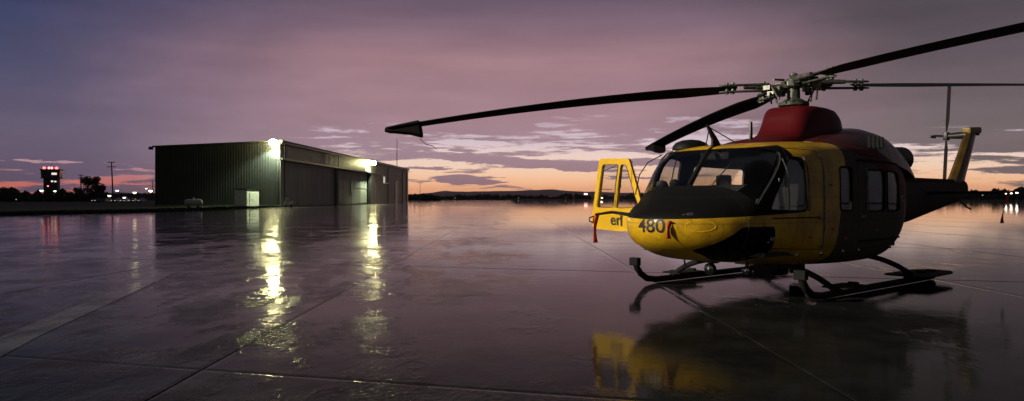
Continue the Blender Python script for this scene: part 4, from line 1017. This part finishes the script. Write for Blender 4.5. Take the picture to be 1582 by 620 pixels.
def fin_sec(bm, rows):
    rs = []
    for (x0, x1, z, t) in rows:
        rs.append([bm.verts.new((x0 + (x1-x0)*a, t*b, z)) for a, b in ((0, 0), (0.12, 0.8), (0.35, 1), (0.7, 0.6), (1, 0.05), (0.7, -0.6), (0.35, -1), (0.12, -0.8))])
    for a, b in zip(rs, rs[1:]):
        for k in range(8): bm.faces.new((a[k], a[(k+1)%8], b[(k+1)%8], b[k]))
    bm.faces.new(rs[0][::-1]); bm.faces.new(rs[-1])
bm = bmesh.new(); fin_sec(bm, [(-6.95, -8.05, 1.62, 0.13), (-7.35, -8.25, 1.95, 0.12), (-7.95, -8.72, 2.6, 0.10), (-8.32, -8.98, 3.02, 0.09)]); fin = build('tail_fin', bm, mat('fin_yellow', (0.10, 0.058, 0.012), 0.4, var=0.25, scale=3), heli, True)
bm = bmesh.new(); box(bm, (-8.68, 0, 3.08), (0.80, 0.22, 0.16), Matrix.Rotation(R(4), 3, 'Y'), bev=0.05); build('fin_cap', bm, mat('fin_cap_yellow', (0.22, 0.13, 0.015), 0.4), fin)
bm = bmesh.new(); box(bm, (-9.06, 0, 3.04), (0.10, 0.10, 0.12), bev=0.02); build('tail_light', bm, M_STEEL, fin)
along([(-7.8, 0, 1.40), (-8.3, 0, 1.20), (-8.6, 0, 1.14)], 0.025, 'tail_skid', M_DARK, heli)
# tail rotor on the starboard side
TR = Vector((-8.35, -0.42, 2.95))
bm = bmesh.new(); tube(bm, [TR + Vector((0, 0.42, 0)), TR + Vector((0, -0.08, 0))], [0.10, 0.06], 12); box(bm, tuple(TR + Vector((0, -0.04, 0))), (0.20, 0.10, 0.20), bev=0.02); trh = build('tail_rotor_hub', bm, M_DARK, heli, True)
tilt = R(-8)
for s in (1, -1):
    bm = bmesh.new(); rs = []
    for k in range(6):
        r = 0.12 + 1.16*k/5; ch = 0.13 if k == 0 else 0.26
        up_ = Vector((math.sin(tilt), 0, math.cos(tilt)))*s; fw = Vector((math.cos(tilt), 0, -math.sin(tilt)))
        rs.append([bm.verts.new(TR + up_*r + fw*a*0.9 + Vector((0, b - 0.05 + a*0.62, 0))) for a, b in foil(ch)])
    for a, b in zip(rs, rs[1:]):
        for k in range(len(a)): bm.faces.new((a[k], a[(k+1)%len(a)], b[(k+1)%len(a)], b[k]))
    bm.faces.new(rs[0][::-1]); bm.faces.new(rs[-1]); build('tail_rotor_blade', bm, M_BLADE, heli, True)
bm = bmesh.new(); tube(bm, [TR + Vector((0, -0.05, 0)), TR + Vector((0.12, -0.28, 0.02)), TR + Vector((0.06, -0.36, 0.0))], [0.03, 0.025, 0.02]); box(bm, tuple(TR + Vector((0.04, -0.34, 0))), (0.34, 0.05, 0.06), bev=0.01); build('pitch_control', bm, M_DARK, trh)
# elevator
for s in (1, -1):
    bm = bmesh.new(); rs = []
    for yy, x0, ch in ((0.20, -5.05, 0.80), (0.9, -5.12, 0.72), (1.66, -5.20, 0.62)):
        rs.append([bm.verts.new((x0 - (a/0.4 + 0.25*0)*ch - 0.25*ch, s*yy, 1.52 + b*ch/0.4*0.9)) for a, b in foil(0.4)])
    for a, b in zip(rs, rs[1:]):
        for k in range(len(a)): bm.faces.new((a[k], a[(k+1)%len(a)], b[(k+1)%len(a)], b[k]))
    bm.faces.new(rs[0][::-1]); bm.faces.new(rs[-1]); ev = build('elevator', bm, MATS['boom_paint'], heli, True)
    ribbon('streamer', (-5.45, s*1.66, 1.48), 0.58, 0.09, M_RIB, 0.06, ev, camdir)

# ---- landing gear
def skid(s):
    y = 1.47 if s > 0 else -1.36; r = 0.052; zt_ = r + 0.004
    pts = [(2.52, y, 0.36), (2.49, y, 0.28), (2.40, y, 0.18), (2.24, y, 0.09), (2.0, y, zt_), (1.0, y, zt_), (-1.0, y, zt_), (-2.0, y, zt_)]
    o = along(pts, r, 'skid', M_RUB, heli, 12)
    bm = bmesh.new(); box(bm, (2.54, y, 0.38), (0.10, 0.17, 0.13), bev=0.015); build('skid_toe_cap', bm, M_RUB, o)
    bm = bmesh.new(); prism(bm, rounded([(-0.85, -0.36), (-0.85, 0.36), (-2.0, 0.34), (-2.3, 0.20), (-2.3, -0.20), (-2.0, -0.34)], 0.12), lambda u, v, d: (u, y + v, d + 0.0), 0.125, 0.150); p_ = build('snow_shoe', bm, M_RUB, o)
    bm = bmesh.new(); prism(bm, rounded([(1.6, -0.20), (1.6, 0.20), (0.9, 0.20), (0.9, -0.20)], 0.06), lambda u, v, d: (u, y + v, d), 0.125, 0.145); build('snow_shoe', bm, M_RUB, o)
    for xx in (-1.0, -1.5, -1.95, 1.0, 1.5):
        bm = bmesh.new(); box(bm, (xx, y, 0.11), (0.08, 0.14, 0.14), bev=0.01); build('saddle', bm, M_RUB, o)
for s in (1, -1): skid(s)
for xx in (1.55, -1.25):
    pts = [(xx, sy*1.32, 0.09) if i in (0, 8) else None for i, sy in enumerate([0]*9)]
    pts = [Vector((xx, (1.47 if q > 0 else 1.36)*math.copysign(1, q)*abs(q)**0.9, 0.09 + 0.34*(1 - abs(q)**3.0))) for q in [-1 + 2*k/20 for k in range(21)]]
    along(pts, 0.045, 'cross_tube', M_RUB, heli, 10)
    for q in (-0.55, 0.55):
        bm = bmesh.new(); box(bm, (xx, q, 0.41), (0.16, 0.14, 0.12), bev=0.02); build('cross_tube_clamp', bm, M_RUB, heli)
# belly gear: searchlights, hooks, aerials
def lampball(x, y, z, q, name='landing_light'):
    bm = bmesh.new(); lathe(bm, [(q*0.5, -q*0.9), (q, -q*0.3), (q, q*0.35), (q*0.9, q*0.5)], 16)
    mm = Vector((0.85, 0.05, -0.15)).normalized().to_track_quat('Z', 'Y').to_matrix()
    for v in bm.verts: v.co = mm @ v.co + Vector((x, y, z))
    o = build(name, bm, M_BLACK, heli, True)
    bm = bmesh.new(); lathe(bm, [(q*0.86, q*0.51), (q*0.75, q*0.62), (q*0.4, q*0.74), (q*0.05, q*0.78)], 16)
    for v in bm.verts: v.co = mm @ v.co + Vector((x, y, z))
    build('lens', bm, M_CHROME, o, True)
    along([(x, y, z + q*0.5), (x - 0.02, y, z + 0.22)], 0.025, 'lamp_arm', M_DARK, heli)
lampball(2.86, 0.28, 0.40, 0.085); lampball(2.35, 0.55, 0.36, 0.07)
for x, y in ((1.9, 0.9), (1.35, 1.02), (0.75, 1.05), (0.25, 1.05), (-1.0, 1.0)):
    bm = bmesh.new(); lathe(bm, [(0.03, -0.02), (0.034, 0.0), (0.02, 0.03)], 10, (0, 0, 0)); n_ = Vector((0.2, 0.8, -0.5)).normalized(); mm = n_.to_track_quat('Z', 'Y').to_matrix()
    p0, nn, _, _ = BV.ray_cast(Vector((x, 3.0, 0.60)), Vector((0, -1, 0)))
    for v in bm.verts: v.co = mm @ v.co + p0
    build('tie_down_ring', bm, M_CHROME, heli, True)
for x, y, z in ((-1.32, 1.215, 1.42), (-1.40, 1.20, 1.36), (-1.46, 1.18, 1.44)):
    bm = bmesh.new(); lathe(bm, [(0.012, -0.03), (0.018, 0.0), (0.012, 0.02)], 10, (x, y, z), 'Y'); build('fitting', bm, M_CHROME, heli, True)
along([(2.95, -0.1, 0.52), (2.93, -0.1, 0.40)], 0.012, 'belly_aerial', M_DARK, heli)
bm = bmesh.new(); box(bm, (0.9, 0.1, 0.28), (0.5, 0.36, 0.20), bev=0.03); build('sensor_pod', bm, M_RUB, heli)
bm = bmesh.new(); box(bm, (-0.4, -0.15, 0.24), (0.22, 0.2, 0.30), bev=0.03); build('cargo_hook', bm, M_RUB, heli)

# ================================================================== thin evening haze over everything
hm = bpy.data.materials.new('haze'); hm.use_nodes = True; hn = hm.node_tree; hn.nodes.clear()
ho = hn.nodes.new('ShaderNodeOutputMaterial'); hv = hn.nodes.new('ShaderNodeVolumePrincipled')
hv.inputs['Color'].default_value = (0.92, 0.88, 0.92, 1); hv.inputs['Density'].default_value = 2.8e-5; hv.inputs['Anisotropy'].default_value = 0.72
hn.links.new(hv.outputs[0], ho.inputs['Volume'])
bm = bmesh.new(); box(bm, (0, 8650, 120), (21500, 19000, 243))
tag(build('haze', bm, hm), 'thin evening haze over the whole airfield', 'haze', kind='stuff')
